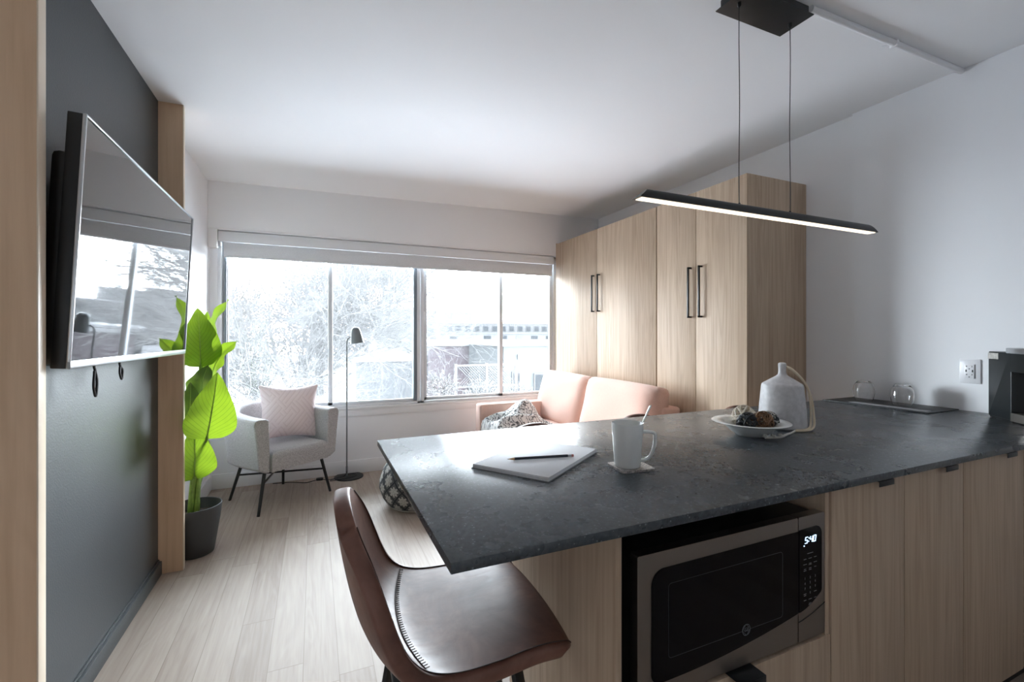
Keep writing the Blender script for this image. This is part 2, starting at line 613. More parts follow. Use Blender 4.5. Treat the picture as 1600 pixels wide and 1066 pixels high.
def rrect(x0, x1, y0, y1, r, k=6):
    """rounded rectangle outline; r is a number or four corner radii (ll, lr, ur, ul)"""
    R = r if isinstance(r, (tuple, list)) else (r,) * 4
    out = []
    for (cx, cy, a0, q) in ((x0, y0, PI, R[0]), (x1, y0, 1.5 * PI, R[1]), (x1, y1, 0, R[2]), (x0, y1, .5 * PI, R[3])):
        ccx = cx + q if cx == x0 else cx - q
        ccy = cy + q if cy == y0 else cy - q
        if q == 0:
            out.append((cx, cy))
            continue
        for i in range(k + 1):
            a = a0 + i / k * PI / 2
            out.append((ccx + q * math.cos(a), ccy + q * math.sin(a)))
    return out


def cushion(bm, w_, h_, t_, p=4.0, q=.5, rim=.0, pinch=0.0, n=18, wob=0.0, seed=1):
    """puffed cushion in the local x (width) / z (height) plane, thickness along y"""
    rnd = random.Random(seed)
    ph = [rnd.uniform(0, 6) for _ in range(4)]

    def pt(u, v, s):
        a, b = 2 * u - 1, 2 * v - 1
        th = rim + t_ / 2 * max(0, (1 - abs(a) ** p) * (1 - abs(b) ** p)) ** q
        th *= 1 + wob * math.sin(5 * a + ph[0]) * math.sin(4 * b + ph[1])
        x = a * w_ / 2 * (1 - pinch * (1 - b * b) * abs(a) ** 2)
        z = b * h_ / 2 * (1 - pinch * (1 - a * a) * abs(b) ** 2)
        return Vector((x, s * th, z))
    A = [[bm.verts.new(pt(i / n, j / n, -1)) for j in range(n + 1)] for i in range(n + 1)]
    B = [[bm.verts.new(pt(i / n, j / n, 1)) for j in range(n + 1)] for i in range(n + 1)]
    for i in range(n):
        for j in range(n):
            bm.faces.new((A[i][j], A[i + 1][j], A[i + 1][j + 1], A[i][j + 1]))
            bm.faces.new((B[i][j + 1], B[i + 1][j + 1], B[i + 1][j], B[i][j]))
    ring = [(i, 0) for i in range(n)] + [(n, j) for j in range(n)] + [(i, n) for i in range(n, 0, -1)] + [(0, j) for j in range(n, 0, -1)]
    for k in range(len(ring)):
        (i, j), (i2, j2) = ring[k], ring[(k + 1) % len(ring)]
        bm.faces.new((A[i][j], B[i][j], B[i2][j2], A[i2][j2]))
    if rim < 1e-5:
        bmesh.ops.remove_doubles(bm, verts=bm.verts, dist=1e-5)
    return bm


def obj(name, bm, mat, parent=None, sharp=35, mods=(), mtx=None, fixn=True):
    if mtx is not None:
        bmesh.ops.transform(bm, matrix=mtx, verts=bm.verts)
    if fixn:
        bmesh.ops.recalc_face_normals(bm, faces=bm.faces)
    me = bpy.data.meshes.new(name)
    bm.to_mesh(me)
    bm.free()
    me.polygons.foreach_set('use_smooth', [True] * len(me.polygons))
    if sharp < 180:
        me.set_sharp_from_angle(angle=math.radians(sharp))
    me.materials.append(mat)
    o = bpy.data.objects.new(name, me)
    COL.objects.link(o)
    if parent is not None:
        o.parent = parent
    for kind, kw in mods:
        md = o.modifiers.new(kind.lower(), kind)
        for k, v in kw.items():
            setattr(md, k, v)
    return o


def tag(o, label, cat, group=None):
    o['label'] = label
    o['category'] = cat
    if group:
        o['group'] = group
    return o


def thing(name, label, cat, loc=(0, 0, 0), rotz=0, group=None):
    o = bpy.data.objects.new(name, None)
    o.empty_display_size = .05
    COL.objects.link(o)
    o.location = loc
    o.rotation_euler = (0, 0, rotz)
    return tag(o, label, cat, group)


def struct(name, bm, mat, parent=None, **kw):
    o = obj(name, bm, mat, parent, **kw)
    if parent is None:
        o['kind'] = 'structure'
    return o


def dup(root, loc, rotz, label, scale=None):
    r = root.copy()
    COL.objects.link(r)
    r.location = loc
    r.rotation_euler = (0, 0, rotz)
    if scale:
        r.scale = scale
    r['label'] = label
    for ch in list(root.children):
        c = ch.copy()
        COL.objects.link(c)
        c.parent = r
        for g in ch.children:
            d = g.copy()
            COL.objects.link(d)
            d.parent = c
    return r


def bez(p0, p1, p2, p3, n=10):
    p0, p1, p2, p3 = map(Vector, (p0, p1, p2, p3))
    return [p0 * (1 - t) ** 3 + p1 * 3 * t * (1 - t) ** 2 + p2 * 3 * t * t * (1 - t) + p3 * t ** 3 for t in [i / n for i in range(n + 1)]]


def smooth_path(pts, n=6):
    """Catmull-Rom through pts"""
    P = [Vector(p) for p in pts]
    P = [P[0] * 2 - P[1]] + P + [P[-1] * 2 - P[-2]]
    out = []
    for i in range(1, len(P) - 2):
        for k in range(n):
            t = k / n
            a, b, c, d = P[i - 1], P[i], P[i + 1], P[i + 2]
            out.append(.5 * ((2 * b) + (c - a) * t + (2 * a - 5 * b + 4 * c - d) * t * t + (3 * b - a - 3 * c + d) * t ** 3))
    out.append(P[-2])
    return out


def text_bm(s, size, mtx, depth=.0006, shear=0):
    cu = bpy.data.curves.new('t', 'FONT')
    cu.body = s
    cu.size = size
    cu.extrude = depth / 2
    cu.align_x = 'CENTER'
    cu.align_y = 'CENTER'
    cu.shear = shear
    to = bpy.data.objects.new('t', cu)
    COL.objects.link(to)
    dg = bpy.context.evaluated_depsgraph_get()
    me = bpy.data.meshes.new_from_object(to.evaluated_get(dg))
    bm = nb()
    bm.from_mesh(me)
    bmesh.ops.transform(bm, matrix=mtx, verts=bm.verts)
    bpy.data.objects.remove(to)
    bpy.data.curves.remove(cu)
    bpy.data.meshes.remove(me)
    return bm


# ================================================================== room shell
XL, XR, XRN, YF, YB, ZC0 = -.80, 3.01, 2.985, 4.487, -1.0, 2.565
CS = .0184


def zc(x):
    return ZC0 + CS * (x - XL)


struct('floor', box(nb(), (-1.6, YB - .2, -.1), (3.2, YF + .15, 0)), M['floor'])
bm = nb()
q = [(-1.6, YB - .2), (3.2, YB - .2), (3.2, YF + .25), (-1.6, YF + .25)]
lo = [bm.verts.new((x, y, zc(x))) for x, y in q]
hi = [bm.verts.new((x, y, zc(x) + .15)) for x, y in q]
bm.faces.new(lo[::-1])
bm.faces.new(hi)
for i in range(4):
    bm.faces.new((lo[i], lo[(i + 1) % 4], hi[(i + 1) % 4], hi[i]))
struct('ceiling', bm, M['ceiling'])

ZT = 2.72
struct('wall_left', box(nb(), (-.95, 1.60, 0), (-.775, 3.03, ZT)), M['black_wall'])
struct('wall_left_far', box(nb(), (-.95, 3.03, 0), (XL, YF + .15, ZT)), M['white_wall'])
struct('wall_left_near', box(nb(), (-1.6, YB, 0), (-1.4, 1.60, ZT)), M['white_wall'])
struct('wall_left_return', box(nb(), (-1.6, 1.60, 0), (-.95, 1.70, ZT)), M['white_wall'])
struct('wall_back', box(nb(), (-1.6, YB - .2, 0), (3.2, YB, ZT)), M['white_wall'])
bm = nb()
box(bm, (XR, 1.69, 0), (3.2, YF + .15, ZT))
box(bm, (XRN, YB, 0), (3.2, 1.69, ZT))
struct('wall_right', bm, M['white_wall'])
# window wall: apron, jambs, header bulkhead
WX0, WX1, WZ0, WZ1 = -.745, 2.50, .62, 2.172
YBK = 4.40
bm = nb()
box(bm, (XL, YF, 0), (3.2, YF + .15, WZ0))
box(bm, (XL, YF, WZ0), (WX0, YF + .15, ZT))
box(bm, (WX1, YF, WZ0), (3.2, YF + .15, ZT))
box(bm, (WX0, YF + .02, WZ1), (WX1, YF + .15, ZT))
struct('wall_far', bm, M['white_wall'])
bm = nb()
box(bm, (XL, YBK, WZ1 + .012), (XR, YF + .02, ZT), .003)
struct('trim_bulkhead', bm, M['white_wall'])
bm = nb()
box(bm, (XL, YBK - .003, WZ1), (XR, YF + .02, WZ1 + .012), .003)
box(bm, (XL, YBK, WZ1 - .15), (WX0 + .01, YF, WZ1), .003)
struct('trim_3', bm, M['trim'])
# floor trims
struct('baseboard_far', box(nb(), (XL, YF - .013, 0), (2.45, YF, .125), .003), M['trim'])
struct('baseboard_left', box(nb(), (XL, 3.05, 0), (XL + .013, YF - .013, .125), .003), M['trim'])
bm = nb()
box(bm, (-.775, 1.62, 0), (-.757, 3.014, .072), .002)
box(bm, (-.775, 1.62, .072), (-.768, 3.014, .082), .002)
struct('baseboard_left_black', bm, M['black_wall'])
# maple fins
for nm, y0, y1, x0 in (('trim_1', 1.579, 1.616, -1.4), ('trim_2', 3.015, 3.042, -.799)):
    o = struct(nm, box(nb(), (x0, y0, 0), (-.664, y1, zc(-.7) - .001), .0), M['maple'])
    e = obj('edge_band', box(nb(), (-.664, y0, 0), (-.66, y1, zc(-.66) - .001), .001), M['maple_edge'], o)
    e['label'] = 'pale edge band'

# ---------------------------------------------------------------- windows
YG = 4.535


def window(name, x0, x1, mull, dark_side):
    root = bpy.data.objects.new(name, None)
    COL.objects.link(root)
    root['kind'] = 'structure'
    root.location = ((x0 + x1) / 2, YG, WZ0)
    ox, oz = root.location.x, root.location.z

    def B(bm, xa, xb, za, zb, ya, yb, bev=.003):
        box(bm, (xa - ox, ya - YG, za - oz), (xb - ox, yb - YG, zb - oz), bev)
    bm = nb()
    z0, z1 = WZ0, WZ1
    B(bm, x0, x0 + .03, z0, z1, 4.49, 4.58)
    B(bm, x1 - .03, x1, z0, z1, 4.49, 4.58)
    B(bm, x0, x1, z0, z0 + .022, 4.49, 4.58)
    B(bm, x0, x1, z1 - .03, z1, 4.49, 4.58)
    obj('window_frame', bm, M['vinyl'], root)
    for k, (a, b, yy) in enumerate(((x0 + .03, mull + .020, 4.545), (mull - .020, x1 - .03, 4.515))):
        bm = nb()
        st = .038
        B(bm, a, a + st, z0 + .022, z1 - .03, yy, yy + .025)
        B(bm, b - st, b, z0 + .022, z1 - .03, yy, yy + .025)
        B(bm, a, b, z0 + .022, z0 + .022 + .028, yy, yy + .025)
        B(bm, a, b, z1 - .06, z1 - .03, yy, yy + .025)
        s = obj('sash', bm, M['alu'], root)
        bm = nb()
        B(bm, a + st - .004, b - st + .004, z0 + .045, z1 - .055, yy + .009, yy + .014, 0)
        obj('glass_pane', bm, M['pane'], s)
    bm = nb()
    if dark_side == 'both':
        B(bm, x0 + .045, x0 + .062, z0 + .03, z1 - .06, 4.505, 4.53)
        B(bm, x1 - .062, x1 - .030, z0 + .03, z1 - .06, 4.500, 4.514)
    else:
        B(bm, x0 + .030, x0 + .036, z0 + .03, z1 - .06, 4.505, 4.53)
    o = obj('track', bm, M['alu_dark'], root)
    o['label'] = 'dark grey track'
    bm = nb()
    lx = x1 - .02 if dark_side == 'both' else x0 + .02
    B(bm, lx - .014, lx + .014, 1.44, 1.53, 4.478, 4.492, .004)
    obj('latch', bm, M['vinyl'], root)
    return root


window('window_1', WX0, .965, .138, 'both')
window('window_2', .975, WX1, 1.845, 'one')
bm = nb()
box(bm, (WX0 - .03, YF - .022, WZ0 - .02), (2.45, YF + .02, WZ0), .003)
box(bm, (WX0 - .03, YF - .010, WZ0 - .085), (2.45, YF, WZ0 - .02), .002)
struct('trim_4', bm, M['trim'])

# roller blind along the top of both windows
rb = thing('roller_blind', 'pale grey roller blind rolled up along the top of the window', 'blind', (.88, 4.47, 2.1))
bm = nb()
box(bm, (WX0 + .012 - .88, -.045, -.02), (2.44 - .88, .012, .066), .006)
obj('cassette', bm, M['vinyl'], rb)
bm = nb()
box(bm, (WX0 + .05 - .88, -.018, -.135), (2.43 - .88, -.014, -.022), .001)
obj('blind_fabric', bm, M['blind'], rb)
bm = nb()
box(bm, (WX0 + .05 - .88, -.022, -.150), (2.43 - .88, -.010, -.134), .004)
obj('bottom_bar', bm, M['vinyl'], rb)
bm = nb()
box(bm, (WX0 + .02 - .88, -.03, -.06), (WX0 + .032 - .88, .005, -.02), .002)
tube(bm, [(WX0 + .026 - .88, -.02, -.06), (WX0 + .026 - .88, -.02, -1.1)], .0022, 6)
obj('pull_chain', bm, M['trim'], rb)

# ---------------------------------------------------------------- television
tv = thing('television', 'large flat television tilted down from the black wall', 'television', (-.607, 2.26, 1.5606))
tv.rotation_euler = (-.0038, .050, 0)
TW, TH_ = 1.232, .718
bm = nb()
box(bm, (-.040, -TW / 2, -TH_ / 2), (-.004, TW / 2, TH_ / 2), .004)
obj('back_shell', bm, M['black_plastic'], tv)
bm = nb()
box(bm, (-.085, -TW / 2 + .03, -TH_ / 2 + .004), (-.038, TW / 2 - .03, TH_ / 2 - .10), .02)
obj('rear_housing', bm, M['black_plastic'], tv)
bm = nb()
fw = .0065
for a, b in (((-TW / 2, -TH_ / 2), (TW / 2, -TH_ / 2 + .022)), ((-TW / 2, TH_ / 2 - fw), (TW / 2, TH_ / 2)),
             ((-TW / 2, -TH_ / 2), (-TW / 2 + fw, TH_ / 2)), ((TW / 2 - fw, -TH_ / 2), (TW / 2, TH_ / 2))):
    box(bm, (-.006, a[0], a[1]), (.004, b[0], b[1]), .002)
obj('bezel', bm, M['silver'], tv)
bm = nb()
box(bm, (-.004, -TW / 2 + .009, -TH_ / 2 + .02), (-.001, TW / 2 - .009, TH_ / 2 - .009))
obj('screen', bm, M['screen'], tv)
bm = nb()
box(bm, (-.14, -.26, -.18), (-.080, .26, -.10), .004)
box(bm, (-.14, -.26, .08), (-.080, .26, .14), .004)
box(bm, (-.150, -.10, -.2), (-.13, .10, .17), .004)
obj('wall_bracket', bm, M['black_metal'], tv)
for yy, ln in ((-.245, .115), (-.02, .075)):
    bm = nb()
    z0 = -TH_ / 2 + .03
    pts = smooth_path([(-.075, yy, z0), (-.072, yy, z0 - .045), (-.070, yy + .004, z0 - .06), (-.066, yy + .014, z0 - .03 - ln * .6),
                       (-.064, yy + .006, z0 - .035 - ln), (-.066, yy - .010, z0 - .03 - ln * .75), (-.070, yy + .0, z0 - .062)], 6)
    tube(bm, pts, .0042, 8)
    obj('strap', bm, M['black_plastic'], tv)

# ================================================================== wardrobe and bed cabinet
XF, YN, YM, YE, ZW = 2.450, 1.985, 2.79, 4.385, 2.300
wa = thing('wardrobe', 'pale oak two door wardrobe at the end of the counter', 'wardrobe', (2.73, 2.39, 0))


def LB(root, a, b, bev=.0, bm=None):
    o = root.location
    bm = bm or nb()
    return box(bm, tuple(p - q for p, q in zip(a, o)), tuple(p - q for p, q in zip(b, o)), bev)


obj('carcass', LB(wa, (XF + .02, YN, .0), (XR - .002, YM - .002, ZW), .001), M['oak'], wa)


def handle(door, x, y, z0, z1, root):
    bm = nb()
    LB(root, (x - .034, y - .006, z0), (x - .022, y + .006, z1), .001, bm)
    LB(root, (x - .034, y - .006, z1 - .012), (x + .0, y + .006, z1), .001, bm)
    LB(root, (x - .034, y - .006, z0), (x + .0, y + .006, z0 + .012), .001, bm)
    h = obj('handle', bm, M['black_metal'], door)
    h['label'] = 'black bar handle'


for a, b, hy in ((YN, 2.392, 2.340), (2.396, YM - .004, 2.438)):
    d = obj('door', LB(wa, (XF, a, .06), (XF + .019, b, ZW - .001), .001), M['oak'], wa)
    handle(d, XF, hy, 1.418, 1.776, wa)
bc = thing('wall_bed_cabinet', 'wide pale oak cabinet with two doors behind the pink sofa', 'cabinet', (2.73, 3.6, 0))
obj('carcass', LB(bc, (XF + .02, YM + .004, .0), (XR - .002, YE, ZW), .001), M['oak'], bc)
for a, b, hy in ((YM + .008, 3.603, 3.558), (3.607, YE, 3.653)):
    d = obj('door', LB(bc, (XF, a, .06), (XF + .019, b, ZW - .001), .001), M['oak'], bc)
    handle(d, XF, hy, 1.515, 1.866, bc)
e = obj('edge_panel', LB(bc, (XF, YE + .001, 0), (XR - .002, YE + .014, ZW + .006), .001), M['oak_edge'], bc)

# ================================================================== island
ZTOP, CT = .92, .02
ct = obj('countertop', box(nb(), (.208, .731, ZTOP - CT), (XRN - .001, 1.688, ZTOP), .0015), M['stone'])
tag(ct, 'long dark grey speckled stone countertop reaching to the right wall', 'countertop')
ZU = ZTOP - CT - .001
YFR, YBKC = .76, 1.27
ep = obj('end_panel', box(nb(), (.559, YFR - .003, 0), (.574, YBKC + .03, ZU), .0006), M['oak'])
tag(ep, 'pale oak end panel under the counter beside the near stool', 'panel')
mc = thing('microwave_cabinet', 'oak base unit with open black niche around the microwave', 'cabinet', (.91, 1.0, 0))
bm = nb()
X0, X1 = .578, 1.243
LB(mc, (X0, YFR + .02, .0), (X0 + .014, YBKC, ZU), 0, bm)
LB(mc, (X0, YBKC - .014, .0), (X1, YBKC, ZU), 0, bm)
LB(mc, (X0 + .014, YFR + .02, ZU - .014), (X1 - .016, YBKC, ZU), 0, bm)
LB(mc, (X0 + .014, YFR + .02, .10), (X1 - .016, YBKC, .114), 0, bm)
obj('niche_lining', bm, M['void'], mc)
bm = nb()
LB(mc, (X1 - .016, YFR, .10), (X1, YBKC, ZU), .0006, bm)
obj('side_panel', bm, M['oak'], mc)
obj('shelf', LB(mc, (X0 + .014, YFR + .015, .492), (X1 - .017, YBKC - .014, .510), .0006), M['oak'], mc)
dr = obj('drawer', LB(mc, (X0, YFR - .003, .10), (X1, YFR + .016, .512), .0008), M['oak'], mc)
bm = nb()
LB(mc, (.875, YFR - .038, .5125), (.955, YFR + .014, .5155), .001, bm)
LB(mc, (.875, YFR - .038, .4955), (.955, YFR - .035, .5125), .001, bm)
obj('handle', bm, M['black_metal'], dr)
obj('plinth', LB(mc, (X0, YFR + .05, 0), (X1, YFR + .065, .098)), M['void'], mc)


def base_unit(name, label, x0, x1, fronts, group=None):
    r = thing(name, label, 'cabinet', ((x0 + x1) / 2, 1.0, 0), 0, group)
    obj('carcass', LB(r, (x0, YFR + .018, .10), (x1, YBKC, ZU), .0006), M['oak'], r)
    obj('plinth', LB(r, (x0, YFR + .05, 0), (x1, YFR + .065, .099)), M['void'], r)
    for (a, b, z0, z1, hx) in fronts:
        d = obj('door' if z1 - z0 > .4 else 'drawer', LB(r, (a, YFR - .003, z0), (b, YFR + .016, z1), .0008), M['oak'], r)
        bm = nb()
        LB(r, (hx - .035, YFR - .022, z1 - .0005), (hx + .035, YFR + .012, z1 + .0015), .0006, bm)
        LB(r, (hx - .035, YFR - .022, z1 - .014), (hx + .035, YFR - .020, z1), .0006, bm)
        obj('handle', bm, M['black_metal'], d)
    return r


ZD = ZU - .006
base_unit('base_cabinet', 'oak base cabinet with two doors right of the microwave', 1.247, 1.920,
          ((1.249, 1.584, .10, ZD, 1.462), (1.588, 1.918, .10, ZD, 1.808)))
base_unit('base_cabinet', 'oak base cabinet with a single door under the coffee maker end', 1.922, 2.338, ((1.924, 2.336, .10, ZD, 2.200),))
zz = [.10, .296, .496, .696, ZD]
base_unit('drawer_unit', 'oak drawer stack at the right edge of the counter front', 2.340, 2.975,
          tuple((2.342, 2.973, zz[i] + .002, zz[i + 1] - .002, 2.65) for i in range(4)))

# ---------------------------------------------------------------- microwave
mw = thing('microwave', 'stainless steel microwave with black door in the counter niche', 'microwave', (.918, .76, .5105))
MW_W, MW_H, MW_D = .606, .327, .42
x0, x1 = -MW_W / 2, MW_W / 2
bm = nb()
box(bm, (x0 + .004, .022, .012), (x1 - .004, MW_D, MW_H - .004), .008)
for fx in (x0 + .05, x1 - .05):
    for fy in (.06, .36):
        box(bm, (fx - .015, fy - .015, 0), (fx + .015, fy + .015, .013), .003)
obj('body', bm, M['black_plastic'], mw)
FRONT = Matrix(((1, 0, 0, 0), (0, 0, 1, 0), (0, 1, 0, 0), (0, 0, 0, 1)))  # (x, z, y) -> world


def fslab(bm, poly, y0, y1):
    return prism(bm, poly, y0, y1, FRONT)


SPL = .20
dd = obj('door', fslab(nb(), rrect(x0, SPL - .0015, .012, MW_H, .004), -.002, .022), M['steel'], mw)


def curve_bottom(xa, xb, za, zb, k=14, sag=.02):
    return [(xa + (xb - xa) * i / k, za + (zb - za) * (i / k) ** 1.8) for i in range(k + 1)]


# door glass with rounded left corners and sweeping lower edge
gx0, gx1 = x0 + .036, SPL - .0015
poly = [(gx0 + .02, .062)]
poly = []
for i in range(7):
    a = PI + i / 6 * PI / 2
    poly.append((gx0 + .022 + .022 * math.cos(a), .070 + .022 * math.sin(a)))
poly += curve_bottom(gx0 + .06, gx1, .0485, .088)
poly += [(gx1, MW_H - .034)]
for i in range(9):
    a = PI / 2 + i / 8 * PI / 2
    poly.append((gx0 + .034 + .034 * math.cos(a), MW_H - .036 - .034 + .034 * math.sin(a)))
g = obj('door_glass', fslab(nb(), poly, -.004, -.0015), M['mw_glass'], dd)
bm = nb()
ip = rrect(gx0 + .045, gx1 - .06, .095, MW_H - .072, .008)
tube(bm, [(p[0], -.0042, p[1]) for p in ip], .0006, 5, closed=True)
obj('inner_outline', bm, plain('faint_grey_line', (.03, .032, .035), .4), g)
# round monogram on the glass
lm = Matrix.Translation((.012, -.0048, .096)) @ Matrix.Rotation(PI / 2, 4, 'X')
bm = text_bm('GE', .0125, lm, .0008, .25)
tube(bm, [(.012 + .0125 * math.cos(a), -.0048, .096 + .0125 * math.sin(a)) for a in [i / 28 * 2 * PI for i in range(28)]], .0009, 5, closed=True)
for k in range(4):
    a0 = k * PI / 2 + .3
    tube(bm, [(.012 + (.0108 - .002 * math.sin(i / 6 * PI)) * math.cos(a0 + i / 6 * 1.1), -.0048, .096 + (.0108 - .002 * math.sin(i / 6 * PI)) * math.sin(a0 + i / 6 * 1.1)) for i in range(7)], .0005, 4)
e = obj('monogram', bm, plain('grey_logo_print', (.15, .155, .16), .4, .5), g)
# control side
cp = obj('control_panel', fslab(nb(), rrect(SPL + .0015, x1, .012, MW_H, .004), -.002, .022), M['steel'], mw)
kx0, kx1 = SPL + .0015, x1 - .014
poly = [(kx0, .088)] + [(kx0 + (kx1 - .012 - kx0) * i / 10, .088 + .030 * (i / 10) ** 1.6) for i in range(1, 11)]
for i in range(1, 7):
    a = -PI / 2 + .5 + i / 6 * (PI / 2 - .5)
    poly.append((kx1 - .012 + .012 * math.cos(a), .132 + .012 * math.sin(a)))
for i in range(9):
    a = i / 8 * PI / 2
    poly.append((kx1 - .022 + .022 * math.cos(a), MW_H - .030 - .022 + .022 * math.sin(a)))
poly.append((kx0, MW_H - .032))
kp = obj('keypad', fslab(nb(), poly, -.004, -.0015), M['mw_glass'], cp)
bm = nb()
tube(bm, [(kx0, -.0025, .064)] + [(kx0 + (x1 - kx0) * i / 8, -.0025, .064 + .028 * (i / 8) ** 1.4) for i in range(1, 9)], .0012, 5)
obj('door_release', bm, M['void'], cp)


def seg7(bm, ch, cx, cz, w_, h_, y, sl=.2):
    S = {'5': 'afgcd', '4': 'fgbc', '0': 'abcdef'}[ch]
    t = .00095
    for s in S:
        a, b = {'a': ((-1, 1), (1, 1)), 'g': ((-1, 0), (1, 0)), 'd': ((-1, -1), (1, -1)), 'f': ((-1, 1), (-1, 0)),
                'e': ((-1, 0), (-1, -1)), 'b': ((1, 1), (1, 0)), 'c': ((1, 0), (1, -1))}[s]
        pa = [(cx + p[0] * w_ / 2 + sl * p[1] * h_ / 2, y, cz + p[1] * h_ / 2) for p in (a, b)]
        tube(bm, pa, t, 6)


bm = nb()
zc_ = MW_H - .060
for ch, cx_ in (('5', kx0 + .026), ('4', kx0 + .045), ('0', kx0 + .058)):
    seg7(bm, ch, cx_, zc_, .0085, .015, -.0045)
for dz in (-.004, .004):
    box(bm, (kx0 + .0345 + dz * .2, -.0052, zc_ + dz - .001), (kx0 + .0365 + dz * .2, -.004, zc_ + dz + .001))
box(bm, (kx0 + .016, -.0052, zc_ - .0145), (kx0 + .0185, -.004, zc_ - .012))
d_ = obj('clock_display', bm, M['display'], kp)
d_['label'] = 'blue lit clock reading 5:40'
bm = nb()
cols = [kx0 + .021, kx0 + .041, kx0 + .061]
rows = [.196, .180, .164]
digits = [['1', '2', '3'], ['4', '5', '6'], ['7', '8', '9']]
RX = Matrix.Rotation(PI / 2, 4, 'X')
for r_, zz_ in zip(digits, (.170, .157, .144)):
    for ch, cx_ in zip(r_, cols):
        tb = text_bm(ch, .0085, Matrix.Translation((cx_, -.0043, zz_)) @ RX, .0005)
        me = bpy.data.meshes.new('t')
        tb.to_mesh(me)
        tb.free()
        bm.from_mesh(me)
        bpy.data.meshes.remove(me)
tb = text_bm('0', .0085, Matrix.Translation((cols[1], -.0043, .131)) @ RX, .0005)
me = bpy.data.meshes.new('t')
tb.to_mesh(me)
tb.free()
bm.from_mesh(me)
for zz_, ww in ((.232, (.0, .022, .0)), (.219, (.010, .012, .010)), (.206, (.013, .009, .012)), (.203, (0, .011, 0)), (.194, (.008, .009, .008)), (.190, (.010, .010, 0)),
                (.131, (.010, 0, .010)), (.127, (.008, 0, 0)), (.115, (.009, .012, .009)), (.104, (0, .009, 0)), (.101, (0, .012, 0))):
    for cx_, w1 in zip(cols, ww):
        if w1:
            box(bm, (cx_ - w1 / 2, -.0046, zz_ - .0007), (cx_ + w1 / 2, -.0040, zz_ + .0007))
obj('key_markings', bm, M['key'], kp)


# ================================================================== bar stools
SOLID_SIDE = 1.0


def make_stool(label, loc, rz):
    r = thing('bar_stool', label, 'stool', loc, rz, 'tan leather bar stools around the counter')
    # centre line and rim line, front (+x) over the seat to the back top: (x, z) and (x, z, half width)
    CLN = [(.252, .612), (.248, .632), (.226, .649), (.155, .656), (.06, .650), (-.03, .645), (-.095, .649), (-.138, .670), (-.164, .712),
           (-.180, .762), (-.192, .815), (-.201, .865), (-.208, .912), (-.213, .955)]
    RIM = [(.243, .602, .162), (.240, .622, .190), (.216, .640, .205), (.150, .648, .212), (.06, .645, .221), (-.02, .648, .225), (-.072, .666, .225),
           (-.104, .698, .222), (-.124, .740, .216), (-.140, .784, .206), (-.156, .828, .192), (-.173, .866, .172), (-.191, .898, .145), (-.205, .923, .108)]
    n = len(CLN) - 1

    def crom(T, s_):
        k = min(int(s_ * n), n - 1)
        t = s_ * n - k
        g = lambda i: Vector(T[i]) if 0 <= i <= n else (Vector(T[0]) * 2 - Vector(T[1]) if i < 0 else Vector(T[n]) * 2 - Vector(T[n - 1]))
        a, b, c, d = g(k - 1), g(k), g(k + 1), g(k + 2)
        return .5 * (2 * b + (c - a) * t + (2 * a - 5 * b + 4 * c - d) * t * t + (3 * b - a - 3 * c + d) * t ** 3)

    def f(u, v):
        c, r_ = crom(CLN, u), crom(RIM, u)
        a = 2 * v - 1
        q = abs(a) ** 2.3
        return Vector((c.x + (r_.x - c.x) * q, a * r_.z, c.y + (r_.y - c.y) * q))
    bm = nb()
    surf(bm, f, 56, 24)
    sh = obj('seat_shell', bm, M['leather'], r, 180, mods=[('SOLIDIFY', dict(thickness=.034, offset=SOLID_SIDE)), ('SUBSURF', dict(levels=1, render_levels=2))])
    # rounded cushion swell on the seat
    # stitched seam across the seat and rim seam
    bm = nb()

    def seam(pf, cnt, tick, rr=.0013):
        pts = [pf(i / cnt) for i in range(cnt + 1)]
        tube(bm, pts, rr, 5)
        for i in range(0, cnt, 1):
            p = pts[i]
            d = (pts[min(i + 1, cnt)] - pts[max(i - 1, 0)]).normalized()
            q = Vector((0, 0, 1)).cross(d).normalized() * tick
            tube(bm, [p, p - q], rr * .8, 4)
    seam(lambda t: f(.465 + .02 * math.sin(t * PI), .06 + .88 * t) + Vector((0, 0, .0015)), 46, .009)
    obj('seat_stitching', bm, M['stitch'], sh)
    for v0 in (.035, .965):
        bm = nb()
        pts = [f(.03 + .94 * i / 60, v0) for i in range(61)]
        pts2 = []
        for i, p in enumerate(pts):
            u = .03 + .94 * i / 60
            nn = (f(min(1, u + .01), v0) - f(max(0, u - .01), v0)).cross(f(u, min(1, v0 + .01)) - f(u, max(0, v0 - .01))).normalized()
            if nn.z < 0 and u < .6:
                nn = -nn
            if u >= .6 and nn.x < 0:
                nn = -nn
            pts2.append(p + nn * .001)
        tube(bm, pts2, .0013, 5)
        obj('rim_piping', bm, M['stitch'], sh)
    bm = nb()
    box(bm, (-.13, -.11, .565), (.15, .11, .578), .004)
    obj('seat_bracket', bm, M['black_metal'], r)
    for sx_ in (-1, 1):
        for sy_ in (-1, 1):
            a = Vector((.02 + sx_ * .12, sy_ * .09, .572))
            b = Vector((.02 + sx_ * .20, sy_ * .19, 0.0))
            bm = nb()
            mt = Matrix.Translation((a + b) / 2) @ (b - a).to_track_quat('Z', 'Y').to_matrix().to_4x4()
            L = (b - a).length
            box(bm, (-.0165, -.006, -L / 2), (.0165, .006, L / 2), .0015, mtx=mt)
            for v in bm.verts:
                v.co.z = max(v.co.z, 0.0005)
            obj('leg', bm, M['black_metal'], r)
    bm = nb()
    k = 1 - .25 / .572
    fx, fy = .12 + .08 * k, .09 + .10 * k
    pts = [(.02 + fx, -fy, .25), (.02 + fx, fy, .25), (.02 - fx, fy, .25), (.02 - fx, -fy, .25)]
    tube(bm, pts, .008, 8, closed=True)
    obj('footrest', bm, M['black_metal'], r)
    return r


